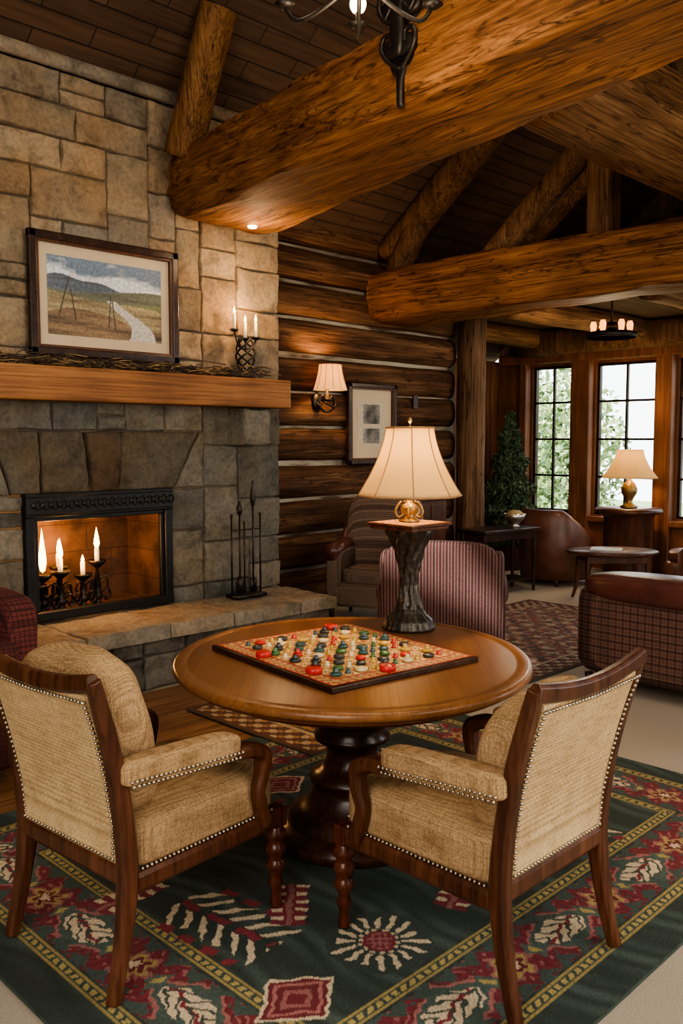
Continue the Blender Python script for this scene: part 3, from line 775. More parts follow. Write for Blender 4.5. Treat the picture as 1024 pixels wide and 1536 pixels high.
# ------------------------------------------------------------------ nailhead armchairs
def nails(paths,sp=.0165,r=.0058):
    m=MB()
    for p in paths:
        P=[Vector(q) for q in p]; acc=0
        for a,b in zip(P[:-1],P[1:]):
            L=(b-a).length; s=acc
            while s<L: m.add(ball(a+(b-a)*(s/L),r,8,4)); s+=sp
            acc=s-L
    return m
def chair(name,loc,rz,cush=((.465,.20,.52),(0,-.285,.715),.20)):
    e_=empty(name,(loc[0],loc[1],loc[2]),rz)
    sp=[(0,-.41,.003),(0,-.375,.14),(0,-.350,.30),(0,-.348,.42),(0,-.372,.61),(0,-.412,.78),(0,-.462,.945)]
    xs=[.272,.268,.264,.264,.268,.276,.286]
    for s_,n_ in ((-1,'left'),(1,'right')):
        P=smoothpts([(s_*x,p[1],p[2]) for x,p in zip(xs,sp)],5)
        one('rear_leg_'+n_,rsweep(P,lin([.036,.042,.048,.050,.048,.046,.042],len(P)),lin([.04,.048,.060,.060,.054,.048,.038],len(P))),CHW,False,.003,e_)
    one('top_rail',rsweep(smoothpts([(-.29,-.463,.938),(-.15,-.465,.915),(0,-.465,.905),(.15,-.465,.915),(.29,-.463,.938)],6),.036,.050,(0,1,0)),CHW,False,.003,e_)
    one('back_bottom_rail',rsweep([(-.25,-.35,.355),(.25,-.35,.355)],.042,.07,(0,1,0)),CHW,False,.003,e_)
    P=smoothpts([(0,-.352,.385),(0,-.357,.50),(0,-.382,.64),(0,-.417,.78),(0,-.455,.90)],4)
    one('back_panel',rsweep(P,lin([.488,.505],len(P)),.034,ch=.03),BEIGEL,False,.006,e_)
    cs,cl,ct=cush
    def cw_(x,y,z):
        return (x*(1+.03*math.sin(z*9)),y*(1-.35*abs(2*z/cs[2])**2.5)+.007*math.sin(x*16+z*9)+.003*math.sin(x*40-z*31),z+.007*math.sin(x*14))
    one('back_cushion',sbox((0,0,0),cs,4.2,22,cw_),BEIGE,parent=e_,M=T(cl[0],cl[1],cl[2],ct))
    def sw(x,y,z): return (x,y,z+(.022*(1-(x/.26)**2)*(1-(y/.31)**2)+.003*math.sin(x*30+y*13) if z>0 else 0))
    one('seat_cushion',sbox((0,-.03,.415),(.525,.62,.155),8,18,sw),BEIGE,parent=e_)
    m=MB()
    for s_ in (-1,1): m.add(rsweep([(s_*.258,-.34,.318),(s_*.258,.285,.318)],.036,.062,(1,0,0)))
    m.add(rsweep([(-.27,.275,.318),(.27,.275,.318)],.036,.062,(0,1,0)))
    m.obj('seat_rails',CHW,False,.003,e_)
    lg=[(0,0),(.014,0),(.018,.01),(.016,.03),(.013,.05),(.017,.07),(.022,.085),(.018,.10),(.016,.115),(.027,.135),(.029,.15),(.022,.165),(.019,.172),(.028,.19),(.031,.205),(.025,.222),(.021,.228),(.030,.245),(.031,.262),(.024,.275),(.024,.30),(0,.30)]
    lg=[(r*1.18,z) for r,z in lg]
    for s_,n_ in ((-1,'left'),(1,'right')):
        one('front_leg_'+n_,lathe(lg,20,(s_*.248,.27,0)),LEGW,parent=e_)
        one('front_corner_block_'+n_,box(s_*.248-.03,s_*.248+.03,.24,.298,.285,.352),LEGW,False,.006,e_)
        one('arm_pad_'+n_,sbox((0,0,0),(.082,.44,.085),5,12,lambda x,y,z:(x*(1+.12*y/.2),y,z)),BEIGE,parent=e_,M=T(s_*.285,-.165,.650,-.06))
        P=smoothpts([(s_*.285,-.37,.640),(s_*.287,-.15,.620),(s_*.29,.03,.607),(s_*.291,.11,.600),(s_*.291,.165,.57),(s_*.289,.165,.51),(s_*.286,.15,.45),(s_*.282,.165,.39),(s_*.276,.19,.33)],5)
        one('arm_frame_'+n_,rsweep(P,lin([.05,.055,.064,.068,.060,.05,.046,.048,.05],len(P)),lin([.03,.03,.034,.048,.054,.048,.042,.046,.05],len(P))),CHW,False,.003,e_)
    pp=[]
    back=[( -.352-.018,.40),(-.357-.018,.50),(-.382-.019,.64),(-.417-.02,.78),(-.455-.019,.882)]
    for s_ in (-1,1):
        pp.append([(s_*(.230+.007*i),y,z) for i,(y,z) in enumerate(back)])
        pp.append([(s_*.268,-.33,.356),(s_*.268,.24,.356)])
        pp.append([(s_*.327,-.37,.646),(s_*.33,-.15,.632),(s_*.333,.045,.620)])
        pp.append([(s_*.324,-.362,.630),(s_*.327,-.15,.616),(s_*.330,.045,.604)])
    pp.append([(-.232,-.372,.398),(.232,-.372,.398)]); pp.append([(-.256,-.475,.882),(0,-.475,.874),(.256,-.475,.882)])
    pp.append([(-.21,.286,.356),(.21,.286,.356)])
    nails(pp).obj('nailheads',NAIL,parent=e_)
    return e_
chair('nailhead_armchair',(2.21,1.68,.0135),0.0,((.47,.16,.42),(0,-.285,.665),.19))
chair('nailhead_armchair.001',(1.60,2.43,.0135),math.radians(-85))

# ------------------------------------------------------------------ other seating
def tapered_legs(e_,w,d,h,mat,inset=.06,r=.022):
    m=MB()
    for sx in (-1,1):
        for sy in (-1,1):
            m.add(lathe([(0,0),(r*.7,0),(r,h*.5),(r*1.3,h)],14,(sx*(w/2-inset),sy*(d/2-inset),0)))
    m.obj('legs',mat,parent=e_)
def wingchair(name,loc,rz,fab,w=.82,d=.80,hb=.88,ha=.60,top=None,wing=True,armtop=None,lh=.17):
    e_=empty(name,loc,rz)
    tapered_legs(e_,w,d,lh,DARKW)
    one('seat_base',sbox((0,0,lh+.09),(w-.04,d-.06,.22),9,10),fab,parent=e_)
    one('seat_cushion',sbox((0,.06,.41),(w-.26,d-.24,.15),6,10),fab,parent=e_)
    def bk(x,y,z): return (x*(1-.10*max(0,z)/.4),y-.10*(z+.35),z+.03*(1-(2*x/w)**2)*(1 if z>0 else 0))
    one('backrest',sbox((0,-d/2+.12,(hb+lh)/2),(w-.04,.17,hb-lh),8,14,bk),fab,parent=e_)
    for s_,n_ in ((-1,'left'),(1,'right')):
        one('arm_'+n_,sbox((s_*(w/2-.07),.0,(ha+lh)/2),(.14,d-.06,ha-lh),7,12),fab,parent=e_)
        one('arm_roll_'+n_,tube([(s_*(w/2-.06),-d/2+.12,ha-.03),(s_*(w/2-.06),0,ha-.01),(s_*(w/2-.06),d/2-.02,ha-.03)],.075,16),armtop or fab,parent=e_)
        if armtop:
            one('back_side_'+n_,rsweep(smoothpts([(s_*(w/2-.03),-.20,ha-.02),(s_*(w/2-.04),-.30,ha+.12),(s_*(w/2-.07),-.42,hb-.06)],5),.07,.16,(1,0,0)),armtop,False,.02,e_)
        if wing:
            one('wing_'+n_,sbox((s_*(w/2-.055),-d/2+.25,ha+.08),(.09,.34,(hb-ha)*1.15),4,10,lambda x,y,z:(x,y-.10*z-.25*max(0,z),z)),fab,parent=e_)
    if top: one('leather_back_roll',sbox((0,-d/2+.08,hb-.03),(w-.02,.20,.17),3.5,12),top,parent=e_)
    return e_
wingchair('striped_wingback_chair',(4.87,3.85,.0105),math.radians(-55),STRIPE,.86,.80,.89,.58)
wingchair('woven_armchair',(5.72,5.30,.0),math.radians(118),WOVEN,.74,.70,1.08,.66,armtop=LEATHR,wing=False)
wingchair('red_armchair',(1.49,4.27,.006),math.radians(90),REDF,.78,.80,.83,.62,wing=False,lh=.08)
lv=empty('plaid_loveseat',(5.50,2.15,0),math.radians(-90))
tapered_legs(lv,1.5,.9,.10,DARKW)
one('seat_base',sbox((0,0,.25),(1.5,.84,.32),10,12),PLAID,parent=lv)
one('backrest',sbox((0,-.33,.40),(1.54,.24,.60),8,14),PLAID,parent=lv)
one('leather_back_roll',sbox((0,-.35,.68),(1.46,.30,.19),3.5,16),LEATHR,parent=lv)
for s_ in (-1,1):
    one('arm',sbox((s_*.69,.0,.36),(.18,.86,.48),7,12),PLAID,parent=lv)
    one('arm_roll',tube([(s_*.69,-.36,.56),(s_*.69,.42,.56)],.10,18),LEATHR,parent=lv)
    one('seat_cushion',sbox((s_*.30,.06,.46),(.58,.62,.16),6,10),LEATHR,parent=lv)
def barrel(name,loc,rz,mat,R=.36,h=.80):
    e_=empty(name,loc,rz); tapered_legs(e_,.6,.6,.08,DARKW,.05)
    v=[];f=[];n=28;a0,a1=math.radians(-215),math.radians(35)
    for i in range(n+1):
        a=a0+(a1-a0)*i/n; back=.5-.5*math.sin(a); hh=.52+(h-.52)*max(0,min(1,(back-.2)/.6))
        ring=[(R,.07),(R+.02,.2),(R+.02,hh-.08),(R,hh-.02),(R-.05,hh),(R-.10,hh-.02),(R-.12,hh-.08),(R-.11,.2),(R-.11,.07)]
        for r,z in ring: v.append((r*math.cos(a),r*math.sin(a),z))
    k=9
    for i in range(n):
        for j in range(k):
            f.append((i*k+j,i*k+(j+1)%k,(i+1)*k+(j+1)%k,(i+1)*k+j))
    f.append(tuple(range(k))); f.append(tuple(n*k+j for j in range(k))[::-1])
    one('curved_back',(v,f),mat,parent=e_)
    one('seat',sbox((0,.05,.24),(.56,.60,.34),6,10),mat,parent=e_)
    one('seat_cushion',sbox((0,.06,.44),(.48,.52,.12),4,10),mat,parent=e_)
barrel('leather_barrel_chair',(8.68,5.28,0),math.radians(-100),LEATHB,.38,.84)
barrel('leather_barrel_chair.001',(8.75,3.65,0),math.radians(20),LEATHB,.34,.86)

# ------------------------------------------------------------------ back-room tables
def table(name,loc,rz,w,d,h,mat,r=.02,top=.035,shelf=False):
    e_=empty(name,loc,rz)
    one('top',box(-w/2,w/2,-d/2,d/2,h-top,h),mat,False,.008,e_)
    one('apron',box(-w/2+.04,w/2-.04,-d/2+.04,d/2-.04,h-top-.08,h-top),mat,False,.003,e_)
    m=MB()
    for sx in (-1,1):
        for sy in (-1,1):
            m.add(rsweep([(sx*(w/2-.05),sy*(d/2-.05),0),(sx*(w/2-.05),sy*(d/2-.05),h-top)],[r*1.4,r*2.4],[r*1.4,r*2.4]))
    m.obj('legs',mat,False,.002,e_)
    if shelf: one('shelf',box(-w/2+.05,w/2-.05,-d/2+.05,d/2-.05,.12,.14),mat,False,.002,e_)
    return e_
table('console_table',(7.68,5.34,0),math.radians(-8),.85,.40,.68,DARKW,shelf=True)
bw=empty('silver_bowl',(7.90,5.30,.68))
one('bowl',lathe([(0,0),(.05,0),(.055,.01),(.03,.02),(.05,.04),(.10,.09),(.115,.14),(.108,.14),(.09,.09),(.04,.05),(0,.045)],28),plain('silver',(.6,.57,.5),.3,.9),parent=bw)
one('dried_flowers',lathe([(0,.06),(.08,.10),(.09,.14),(.05,.17),(0,.18)],16,flute=.1),plain('dried_petals',(.4,.3,.15),.9),parent=bw)
cf=empty('coffee_table',(8.05,4.25,0),math.radians(-45))
one('top',lathe([(0,.47),(.92,.47),(1,.485),(1,.50),(.97,.51),(0,.51)],48,sx=.45,sy=.32),CHW,parent=cf)
one('apron',box(-.30,.30,-.2,.2,.40,.47),CHW,False,.004,cf)
m=MB()
for sx in (-1,1):
    for sy in (-1,1): m.add(rsweep(smoothpts([(sx*.33,sy*.22,0),(sx*.30,sy*.19,.15),(sx*.29,sy*.18,.42)],4),lin([.028,.034,.045],9),lin([.028,.034,.045],9)))
m.obj('legs',CHW,False,.002,cf)
mg=empty('magazine',(8.02,4.30,.5105),.4)
one('pages',box(-.11,.11,-.15,.15,0,.012),plain('paper',(.6,.62,.6),.4),False,.002,mg)
dr=empty('drum_side_table',(9.35,4.75,0))
one('drum',lathe([(0,0),(.30,0),(.31,.03),(.28,.06),(.27,.10),(.27,.72),(.29,.76),(.36,.78),(.37,.80),(.36,.83),(0,.83)],36),CHW,parent=dr)
def small_lamp(name,loc,h=.70,rb=.27,rt=.14,p=14):
    e_=empty(name,loc)
    one('lamp_body',lathe([(0,0),(.09,0),(.10,.02),(.06,.04),(.035,.07),(.05,.11),(.085,.17),(.09,.22),(.06,.28),(.03,.31),(.015,.34),(.012,h-.1),(0,h-.1)],24),GOLD,parent=e_)
    one('shade',bell(h-.32,h,rb,rt),SHADE,parent=e_)
    one('bulb',ball((0,0,h-.18),.03),BULB,parent=e_)
    one('finial',lathe([(.004,h-.12),(.004,h),(.012,h+.01),(0,h+.03)],10),GOLD,parent=e_)
    light('POINT','lamp_light',(0,0,h-.12),p,(1,.64,.32),.05,parent=e_)
small_lamp('side_table_lamp',(9.35,4.75,.83),.66,.32,.15,36)
cb=empty('wood_cabinet',(6.75,5.72,0))
one('carcass',box(-.26,.26,-.2,.2,.06,1.0),CHW,False,.006,cb); one('cabinet_top',box(-.28,.28,-.22,.22,1.0,1.03),CHW,False,.006,cb)
m=MB()
for i in (0,1):
    m.add(box(-.24+i*.245,-.005+i*.245,-.215,-.2,.10,.96)); m.add(ball((-.02+i*.04,-.222,.55),.010))
m.obj('doors',CHW,False,.006,cb)
one('plinth',box(-.25,.25,-.19,.19,0,.06),DARKW,False,.003,cb)
ev=empty('potted_evergreen',(9.15,6.22,0))
one('planter',lathe([(0,0),(.14,0),(.19,.30),(.20,.32),(.18,.32),(.17,.28),(0,.28)],28),plain('terracotta',(.12,.06,.035),.8),parent=ev)
one('trunk',tube([(0,0,.25),(.01,0,.8),(0,0,1.6)],[.03,.025,.01],8),DARKW,parent=ev)
def foliage(name,n,fn,size,mats,parent=None):
    V=[];F=[];m=MB()
    for i in range(n):
        c_=Vector(fn()); a=Vector((random.gauss(0,1),random.gauss(0,1),random.gauss(0,1))).normalized(); b=a.cross(Vector((random.gauss(0,1),random.gauss(0,1),random.gauss(0,1)))).normalized()
        s=size*random.uniform(.6,1.3); o_=len(V)
        V+=[c_-a*s,c_+b*s*.45,c_+a*s,c_-b*s*.45]; F.append((o_,o_+1,o_+2,o_+3))
    m.add((V,F))
    if isinstance(mats,list): m.m=[0 if random.random()<.6 else 1 for _ in F]
    return m.obj(name,mats,False,parent=parent)
def cone():
    t=random.random()**1.3; z=.33+t*1.6; r=(.40*(1-t)**.8+.02)*math.sqrt(random.random())*(1+.2*math.sin(z*20)); a=random.uniform(0,6.28)
    return (r*math.cos(a),r*math.sin(a),z)
foliage('needles',9000,cone,.035,FIR,ev)

# ------------------------------------------------------------------ wall items
def framed(name,x0,x1,z0,z1,yw,fw,mat_w,func,tilt=0):
    W=x1-x0;H=z1-z0; e_=empty(name,((x0+x1)/2,yw,(z0+z1)/2))
    m=MB()
    for a,b,c_,d in ((-W/2,W/2,H/2-fw,H/2),(-W/2,W/2,-H/2,-H/2+fw),(-W/2,-W/2+fw,-H/2,H/2),(W/2-fw,W/2,-H/2,H/2)):
        m.add(box(a,b,-.045,0,c_,d))
    m.obj('frame',DARKW,False,.010,e_)
    m=MB(); g_=fw*.25
    for a,b,c_,d in ((-W/2+fw-g_,W/2-fw+g_,H/2-fw-g_,H/2-fw+g_),(-W/2+fw-g_,W/2-fw+g_,-H/2+fw-g_,-H/2+fw+g_),(-W/2+fw-g_,-W/2+fw+g_,-H/2+fw,H/2-fw),(W/2-fw-g_,W/2-fw+g_,-H/2+fw,H/2-fw)):
        m.add(box(a,b,-.038,-.01,c_,d))
    m.obj('inner_frame',CHW,False,.004,e_)
    one('mat_board',box(-W/2+fw,W/2-fw,-.012,-.004,-H/2+fw,H/2-fw),plain('mat_board_cream',(.54,.44,.31),.9,ns=5,var=.05,bmp=0),False,0,e_)
    w,h=W-2*fw-2*mat_w,H-2*fw-2.2*mat_w
    painted('print',w,h,.004,func,ARTM,Matrix.Translation((0,-.0135,0))@Euler((pi/2,0,0)).to_matrix().to_4x4(),e_)
    return e_
def fbm(X,Y,seed,base=3,oct=5):
    R=np.random.default_rng(seed); out=np.zeros_like(X); amp=1;tot=0
    for o in range(oct):
        for _ in range(4):
            kx,ky=R.normal(0,base*2**o,2); out+=amp*np.sin(kx*X+ky*Y+R.uniform(0,6.28)) 
        tot+=amp*4; amp*=.55
    return out/tot*2.0
def landscape(X,Y):
    W,H=X.max(),Y.max(); u=X/W;v=Y/H; C=np.zeros(X.shape+(3,))
    n1=fbm(u*1.0,v*2.5,5,3,4); n2=fbm(u,v*3,9,7,4)
    C[:]=np.array([.13,.18,.25]); C+=np.clip(n1*1.0+.05,0,.45)[...,None]*np.array([1,.98,.93]); C*=(.8+.4*v)[...,None]
    hl=.70+.06*np.sin(u*5+1)+.02*np.sin(u*17); q=v<hl; put(C,q,np.array([.10,.13,.17])); C[q]*=(1+.3*n2[...,None])[q]
    h1=.62+.05*np.sin(u*4+4); q=v<h1; put(C,q,np.array([.13,.14,.10])); C[q]*=(1+.4*n2[...,None])[q]
    h2=.52+.05*np.sin(u*4+2.5); g=v<h2; put(C,g,np.array([.30,.24,.13])); C[g]*=(1+.5*n2[...,None])[g]
    gg=g&(n1>.25); C[gg]=(np.array([.15,.17,.07])*(1+.5*n2[...,None]))[gg]
    h3=.28+.10*np.sin(u*5)+.05*n1; q=v<h3; put(C,q,np.array([.17,.11,.06])); C[q]*=(1+.7*n2[...,None])[q]
    path=(np.abs(u-(.82-.45*v+.06*np.sin(v*9)))<(.12*(1-v)**1.8+.005))&(v<.5); put(C,path,np.array([.50,.49,.45]))
    for c_,a,t_,b_ in ((.10,.35,.78,.25),(.22,-.2,.60,.2),(.52,.10,.55,.15),(.56,-.15,.50,.12)):
        put(C,(np.abs(u-(c_+a*(v-.3)*.5))<.005)&(v>b_)&(v<t_),np.array([.05,.035,.025]))
    return np.clip(C,0,1)
framed('framed_landscape_painting',2.55,3.65,2.13,2.90,5.305,.055,.075,landscape)
def sketch(X,Y):
    W,H=X.max(),Y.max(); u=X/W;v=Y/H; C=np.zeros(X.shape+(3,)); C[:]=np.array([.54,.46,.34]); n=fbm(u,v,3,6)
    for a,b in ((.08,.40),(.50,.92)):
        m=(u>.18)&(u<.82)&(v>a)&(v<b); C[m]=(np.clip(np.array([.14,.13,.115])*(1+1.2*n[...,None]),.02,.6))[m]
    return C
framed('framed_print',6.04,6.74,1.36,2.15,5.985,.05,.11,sketch)
sc=empty('wall_sconce',(5.66,5.985,1.90))
m=MB(); m.add(lathe([(0,-.012),(.05,-.012),(.05,.0),(.02,.01),(0,.01)],20),0,T(0,-.008,.05,pi/2)@Matrix.Diagonal((1,1.8,1,1)))
for s_ in (-1,1):
    m.add(tube(smoothpts([(0,-.02,.02),(s_*.05,-.06,-.04),(s_*.10,-.11,-.02),(s_*.10,-.13,.05),(s_*.06,-.14,.10),(s_*.03,-.14,.06)],6),.011,8))
    m.add(tube(smoothpts([(0,-.03,.08),(s_*.04,-.10,.03),(s_*.09,-.14,.0),(s_*.12,-.12,.04)],6),.009,8))
m.add(tube([(0,-.02,.05),(0,-.12,.08),(0,-.14,.22)],.010,8)); m.add(lathe([(0,.05),(.04,.055),(.045,.07),(.02,.08),(.012,.2)],16,(0,-.14,0)))
m.obj('iron_bracket',IRON,parent=sc)
m=MB(); m.add(bell(.15,.38,.165,.11),0,T(0,-.18,0)@Matrix.Diagonal((1,.9,1,1)))
m.obj('shade',shade('sconce_shade',(.80,.54,.24),1.0,.5),parent=sc); one('bulb',ball((0,-.18,.26),.025),BULB,parent=sc)
m=MB()
for q in range(12):
    a=q*pi/6; pr=[]
    for k in range(7):
        t=k/6; r=.11+(.165-.11)*((1-t)**1.7*.85+(1-t)*.15); pr.append(((r)*math.cos(a),-.18+.9*r*math.sin(a),.15+.23*t))
    m.add(tube(pr,.0025,5))
m.obj('shade_ribs',TRIM,parent=sc)
light('POINT','sconce_light',(0,-.18,.30),30,(1,.60,.28),.03,parent=sc)
one('light_switch',box(7.02,7.09,5.965,5.99,1.92,2.06),DARKW,False,.004)

# ------------------------------------------------------------------ fireplace items
def flame(c,h,r): return lathe([(0,0),(r*.6,h*.05),(r,h*.22),(r*.85,h*.42),(r*.45,h*.7),(r*.15,h*.9),(0,h)],12,c)
ca=empty('iron_candelabra',(4.19,5.20,2.05))
m=MB(); m.add(lathe([(0,0),(.075,0),(.08,.01),(.06,.025),(.03,.035),(.02,.06),(0,.06)],24))
for q in range(5):
    a0=q*2*pi/5
    m.add(tube([((.025+.035*math.sin(pi*t)+.02*t)*math.cos(a0+5*t),(.025+.035*math.sin(pi*t)+.02*t)*math.sin(a0+5*t),.03+.27*t) for t in np.linspace(0,1,16)],.0075,6))
cups=[(-.085,.02,.36),(.085,-.02,.31),(.0,.0,.30)]
for x,y,z in cups:
    m.add(tube(smoothpts([(0,0,.22),(x*.6,y*.6,.24),(x,y,z-.02)],5),.007,6)); m.add(lathe([(0,z-.02),(.02,z-.015),(.036,z),(.03,z+.005),(0,z+.002)],14,(x,y,0)))
m.obj('twisted_iron',IRON,parent=ca)
m=MB(); fm=MB()
for x,y,z in cups:
    m.add(lathe([(0,0),(.012,0),(.012,.11),(.006,.115),(0,.115)],12,(x,y,z))); fm.add(flame((x,y,z+.118),.055,.010))
m.obj('candles',CANDLE,parent=ca); fm.obj('flames',FLAME,parent=ca)
light('POINT','candle_light',(0,-.10,.54),12,(1,.6,.28),.03,parent=ca)
fc=empty('fireplace_candle_holder',(2.86,5.50,.45))
m=MB(); cm=MB(); fm=MB()
H_=[(-.16,.0,.26,.30,.05),(-.06,-.05,.28,.14,.06),(-.02,.05,.30,.10,.05),(.12,-.02,.24,.05,.022),(.24,.0,.32,.15,.022),(-.22,-.03,.20,.08,.02)]
for x,y,z,hf,rr in H_:
    m.add(lathe([(0,0),(.05,0),(.045,.012),(.018,.03),(.034,.06),(.034,.085),(.014,.10),(.026,.13),(.010,z-.06),(.022,z-.05),(.058,z-.02),(.066,z),(.05,z-.004),(0,z-.01)],18,(x,y,0)))
    for s_ in (-1,1):
        m.add(tube(smoothpts([(x,y,.07),(x+s_*.05,y-.04,.12),(x+s_*.08,y-.03,.07),(x+s_*.05,y-.03,.04),(x+s_*.035,y-.03,.07)],5),.007,6))
        m.add(tube(smoothpts([(x,y,.14),(x+s_*.05,y-.03,.19),(x+s_*.065,y-.02,.13),(x+s_*.04,y-.02,.12)],5),.006,6))
    if hf<.2: cm.add(lathe([(0,z-.01),(.016,z-.01),(.016,z+.08),(0,z+.08)],12,(x,y,0)))
    fm.add(flame((x,y,z+(.08 if hf<.2 else .01)),hf,.026 if hf>.2 else (.020 if hf>.1 else .012)))
m.add(tube([(-.25,0,.05),(.27,0,.05)],.008,8))
m.add(tube(smoothpts([(.24,0,.2),(.32,-.05,.22),(.36,-.03,.30),(.31,0,.33)],5),.005,6))
m.obj('iron_holders',IRON,parent=fc); cm.obj('candles',CANDLE,parent=fc); fm.obj('flames',FLAME,parent=fc)
light('POINT','fire_light',(-.05,.08,.48),14,(1,.43,.13),.06,parent=fc)
light('POINT','fire_light_front',(0,-.14,.42),12,(1,.5,.18),.06,parent=fc)
tl=empty('fireplace_tool_set',(4.10,5.10,.437))
m=MB(); m.add(box(-.14,.14,-.07,.07,0.0,.025))
for x in (-.135,.135):
    m.add(tube([(x,0,.02),(x,0,.60)],.007,8)); m.add(ball((x,0,.61),.012))
m.add(tube([(-.135,0,.50),(.135,0,.50)],.005,8)); m.add(tube([(-.135,0,.06),(.135,0,.06)],.005,8))
m.add(tube([(-.06,0,.02),(-.06,0,.62)],.007,8)); m.add(lathe([(0,.60),(.018,.62),(.024,.66),(.01,.70),(0,.72)],12,(-.06,0,0)))
m.add(tube([(.05,-.02,.03),(.05,-.02,.70)],.007,8)); m.add(lathe([(0,.66),(.014,.68),(.022,.74),(.012,.80),(.006,.83),(.012,.85),(0,.87)],12,(.05,-.02,0)))
m.add(box(.02,.08,-.025,-.015,.03,.14)); m.add(lathe([(0,.03),(.035,.04),(.025,.13),(.008,.16)],12,(-.06,0,0)))
m.add(tube([(.0,.02,.03),(.0,.02,.56)],.006,8))
m.obj('iron_tools',IRON,True,parent=tl)

# ------------------------------------------------------------------ chandelier / beam bracket
bk=empty('iron_beam_bracket',(3.30,2.90,3.19))
m=MB()
m.add(sbox((0.03,0,.36),(.05,.18,.42),4,10)); m.add(sbox((0.0,0,.46),(.06,.25,.12),3,10)); m.add(sbox((0.0,0,.28),(.06,.21,.10),3,10)); m.add(sbox((-.02,0,.38),(.05,.08,.3),3,10))
m.add(rsweep(smoothpts([(.02,0,.22),(.0,0,.12),(.0,0,.0)],5),lin([.09,.04,.032],11),.028,(0,1,0)))
for s_ in (-1,1):
    m.add(tube(smoothpts([(0,0,.18),(-.01,s_*.06,.22),(-.02,s_*.105,.28),(-.02,s_*.09,.34),(-.02,s_*.045,.34),(-.02,s_*.045,.29)],6),.012,8))
    m.add(tube(smoothpts([(0,0,.62),(-.02,s_*.09,.57),(-.03,s_*.115,.48),(-.03,s_*.08,.42),(-.03,s_*.04,.46)],6),.012,8))
m.obj('scrolled_plate',IRON,parent=bk)
ch=empty('iron_chandelier',(2.60,2.50,3.32))
m=MB(); R=.35
for k in range(6):
    a=k*pi/3+pi/4; ca_,sa=math.cos(a),math.sin(a)
    m.add(tube(smoothpts([(0,0,.10),(R*.35*ca_,R*.35*sa,.02),(R*.8*ca_,R*.8*sa,-.02),(R*ca_,R*sa,.05)],6),.009,8))
    m.add(lathe([(0,.04),(.02,.045),(.044,.06),(.034,.065),(.014,.07),(.014,.11),(0,.11)],14,(R*ca_,R*sa,0)))
m.add(lathe([(0,.02),(.02,.04),(.045,.06),(.03,.09),(.015,.12),(.012,.9),(0,.9)],16))
m.obj('scrolled_arms',IRON,parent=ch)
m=MB()
for k in range(6):
    a=k*pi/3+pi/4; m.add(ball((R*math.cos(a),R*math.sin(a),.145),(.036,.036,.042),14,8))
m.obj('globe_bulbs',BULB,parent=ch)
zt=RZ(2.50)-3.32+.02
one('chain',tube([(0,0,.9),(0,0,zt)],.008,6),IRON,parent=ch)
light('POINT','chandelier_light',(0,0,-.12),30,(1,.78,.52),.25,parent=ch)
bs=empty('recessed_spotlight',(4.02,4.9,3.075)); one('lens',lathe([(0,0),(.03,0),(.035,.012),(0,.02)],16),BULB,parent=bs)
light('POINT','spot_glow',(0,-.1,-.14),7,(1,.7,.4),.03,parent=bs)
c2=empty('lantern_chandelier',(7.55,4.05,2.55))
m=MB(); m.add(tube([(0,0,.1),(0,0,.41)],.008,8)); m.add(lathe([(.22,-.02),(.23,0),(.22,.03),(.21,0),(.22,-.02)],28)); m.add(lathe([(0,.08),(.10,.07),(.13,.05),(.05,.12),(0,.13)],20))
for k in range(6):
    a=k*pi/3; m.add(tube([(.22*math.cos(a),.22*math.sin(a),.0),(.05*math.cos(a),.05*math.sin(a),.10)],.006,6))
m.obj('iron_ring',IRON,parent=c2)
m=MB()
for k in range(6):
    a=k*pi/3; m.add(lathe([(.0,.02),(.022,.03),(.03,.10),(.02,.13),(0,.13)],12,(.16*math.cos(a),.16*math.sin(a),0)))
m.obj('amber_glass',emis('amber_glow',(1,.34,.07),3.0),parent=c2)
light('POINT','lantern_light',(0,0,-.15),42,(1,.78,.52),.15,parent=c2)

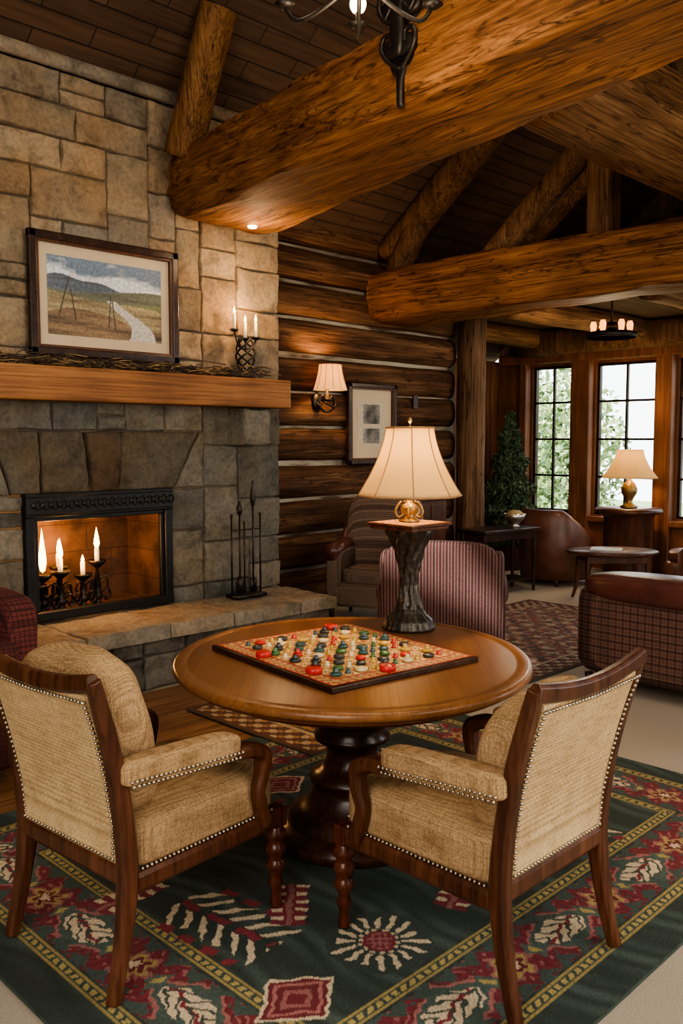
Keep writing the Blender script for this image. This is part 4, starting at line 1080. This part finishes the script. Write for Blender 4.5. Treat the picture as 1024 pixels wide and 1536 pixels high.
# ------------------------------------------------------------------ garden outside
one('garden_ground',box(10.2,26,-10,22,-.4,-.3),plain('garden_grass',(.22,.30,.12),.9,ns=3),False)
for i in range(14):
    tx=13.5+random.uniform(-.5,4.5); ty=-.5+i*1.15+random.uniform(-.4,.4); hh=random.uniform(2.4,4.6)
    t_=empty('garden_tree'+('' if i==0 else '.%03d'%i),(tx,ty,-.3))
    one('trunk',tube([(0,0,0),(.05,0,hh*.6),(0,.05,hh)],[.12,.09,.04],8),POSTM,parent=t_)
    def crown(hh=hh):
        v_=Vector((random.gauss(0,1),random.gauss(0,1),random.gauss(0,1))).normalized()*random.random()**.45
        return (v_.x*1.0,v_.y*.9,hh*.58+v_.z*hh*.52)
    foliage('leaves',2100,crown,.085,[LEAF,LEAFD],t_)

# ------------------------------------------------------------------ lighting
w=bpy.data.worlds.new('sky'); S.world=w; w.use_nodes=True
nt=w.node_tree; bg=nt.nodes['Background']
bg.inputs['Color'].default_value=(.93,.97,1,1); bg.inputs['Strength'].default_value=5
sun=light('SUN','sun',(0,0,12),9,(1,.95,.85),.02); sun.rotation_euler=Vector((.75,.25,-.62)).to_track_quat('-Z','Y').to_euler()
def aim(o,t): o.rotation_euler=(Vector(t)-o.location).to_track_quat('-Z','Y').to_euler()
a=light('AREA','window_light_west',(-1.6,.4,2.3),185,(1,.91,.79),3.0); aim(a,(3,3.2,.7))  # added daylight-toned fill inside the solid west wall, no window there
a=light('AREA','window_light_south',(3.2,-2.2,2.2),215,(1,.91,.79),3.0); aim(a,(3.4,3.5,.7))  # second added fill panel, in front of the windowless south wall
a=light('AREA','ceiling_glow',(3.0,1.4,5.6),60,(1,.80,.56),2.0); aim(a,(3.8,4.0,1.0))  # added warm overhead fill under the roof, no fixture modelled
light('POINT','truss_uplight',(5.3,4.3,3.5),10,(1,.72,.46),.2)  # invisible point fill added to lift the dark trusses, no fitting
light('POINT','loft_uplight',(7.9,4.4,3.5),9,(1,.72,.46),.2)  # same kind of added point fill for the loft above the soffit
a=light('AREA','bay_daylight',(9.4,-1.6,2.0),100,(.95,.97,1),1.8); aim(a,(7.6,5.0,.6))  # added cool fill inside the room to brighten the far bay

# ------------------------------------------------------------------ camera
cam=bpy.data.cameras.new('camera'); co=bpy.data.objects.new('camera',cam); S.collection.objects.link(co)
co.location=(0,0,1.6); co.rotation_euler=(math.radians(90-4.68),0,math.radians(-45))
cam.sensor_fit='VERTICAL'; cam.sensor_height=36; cam.lens=36*1324/1536; cam.clip_start=.05
S.camera=co
try: S.view_settings.look='AgX - Medium High Contrast'
except Exception as ex: print(ex)
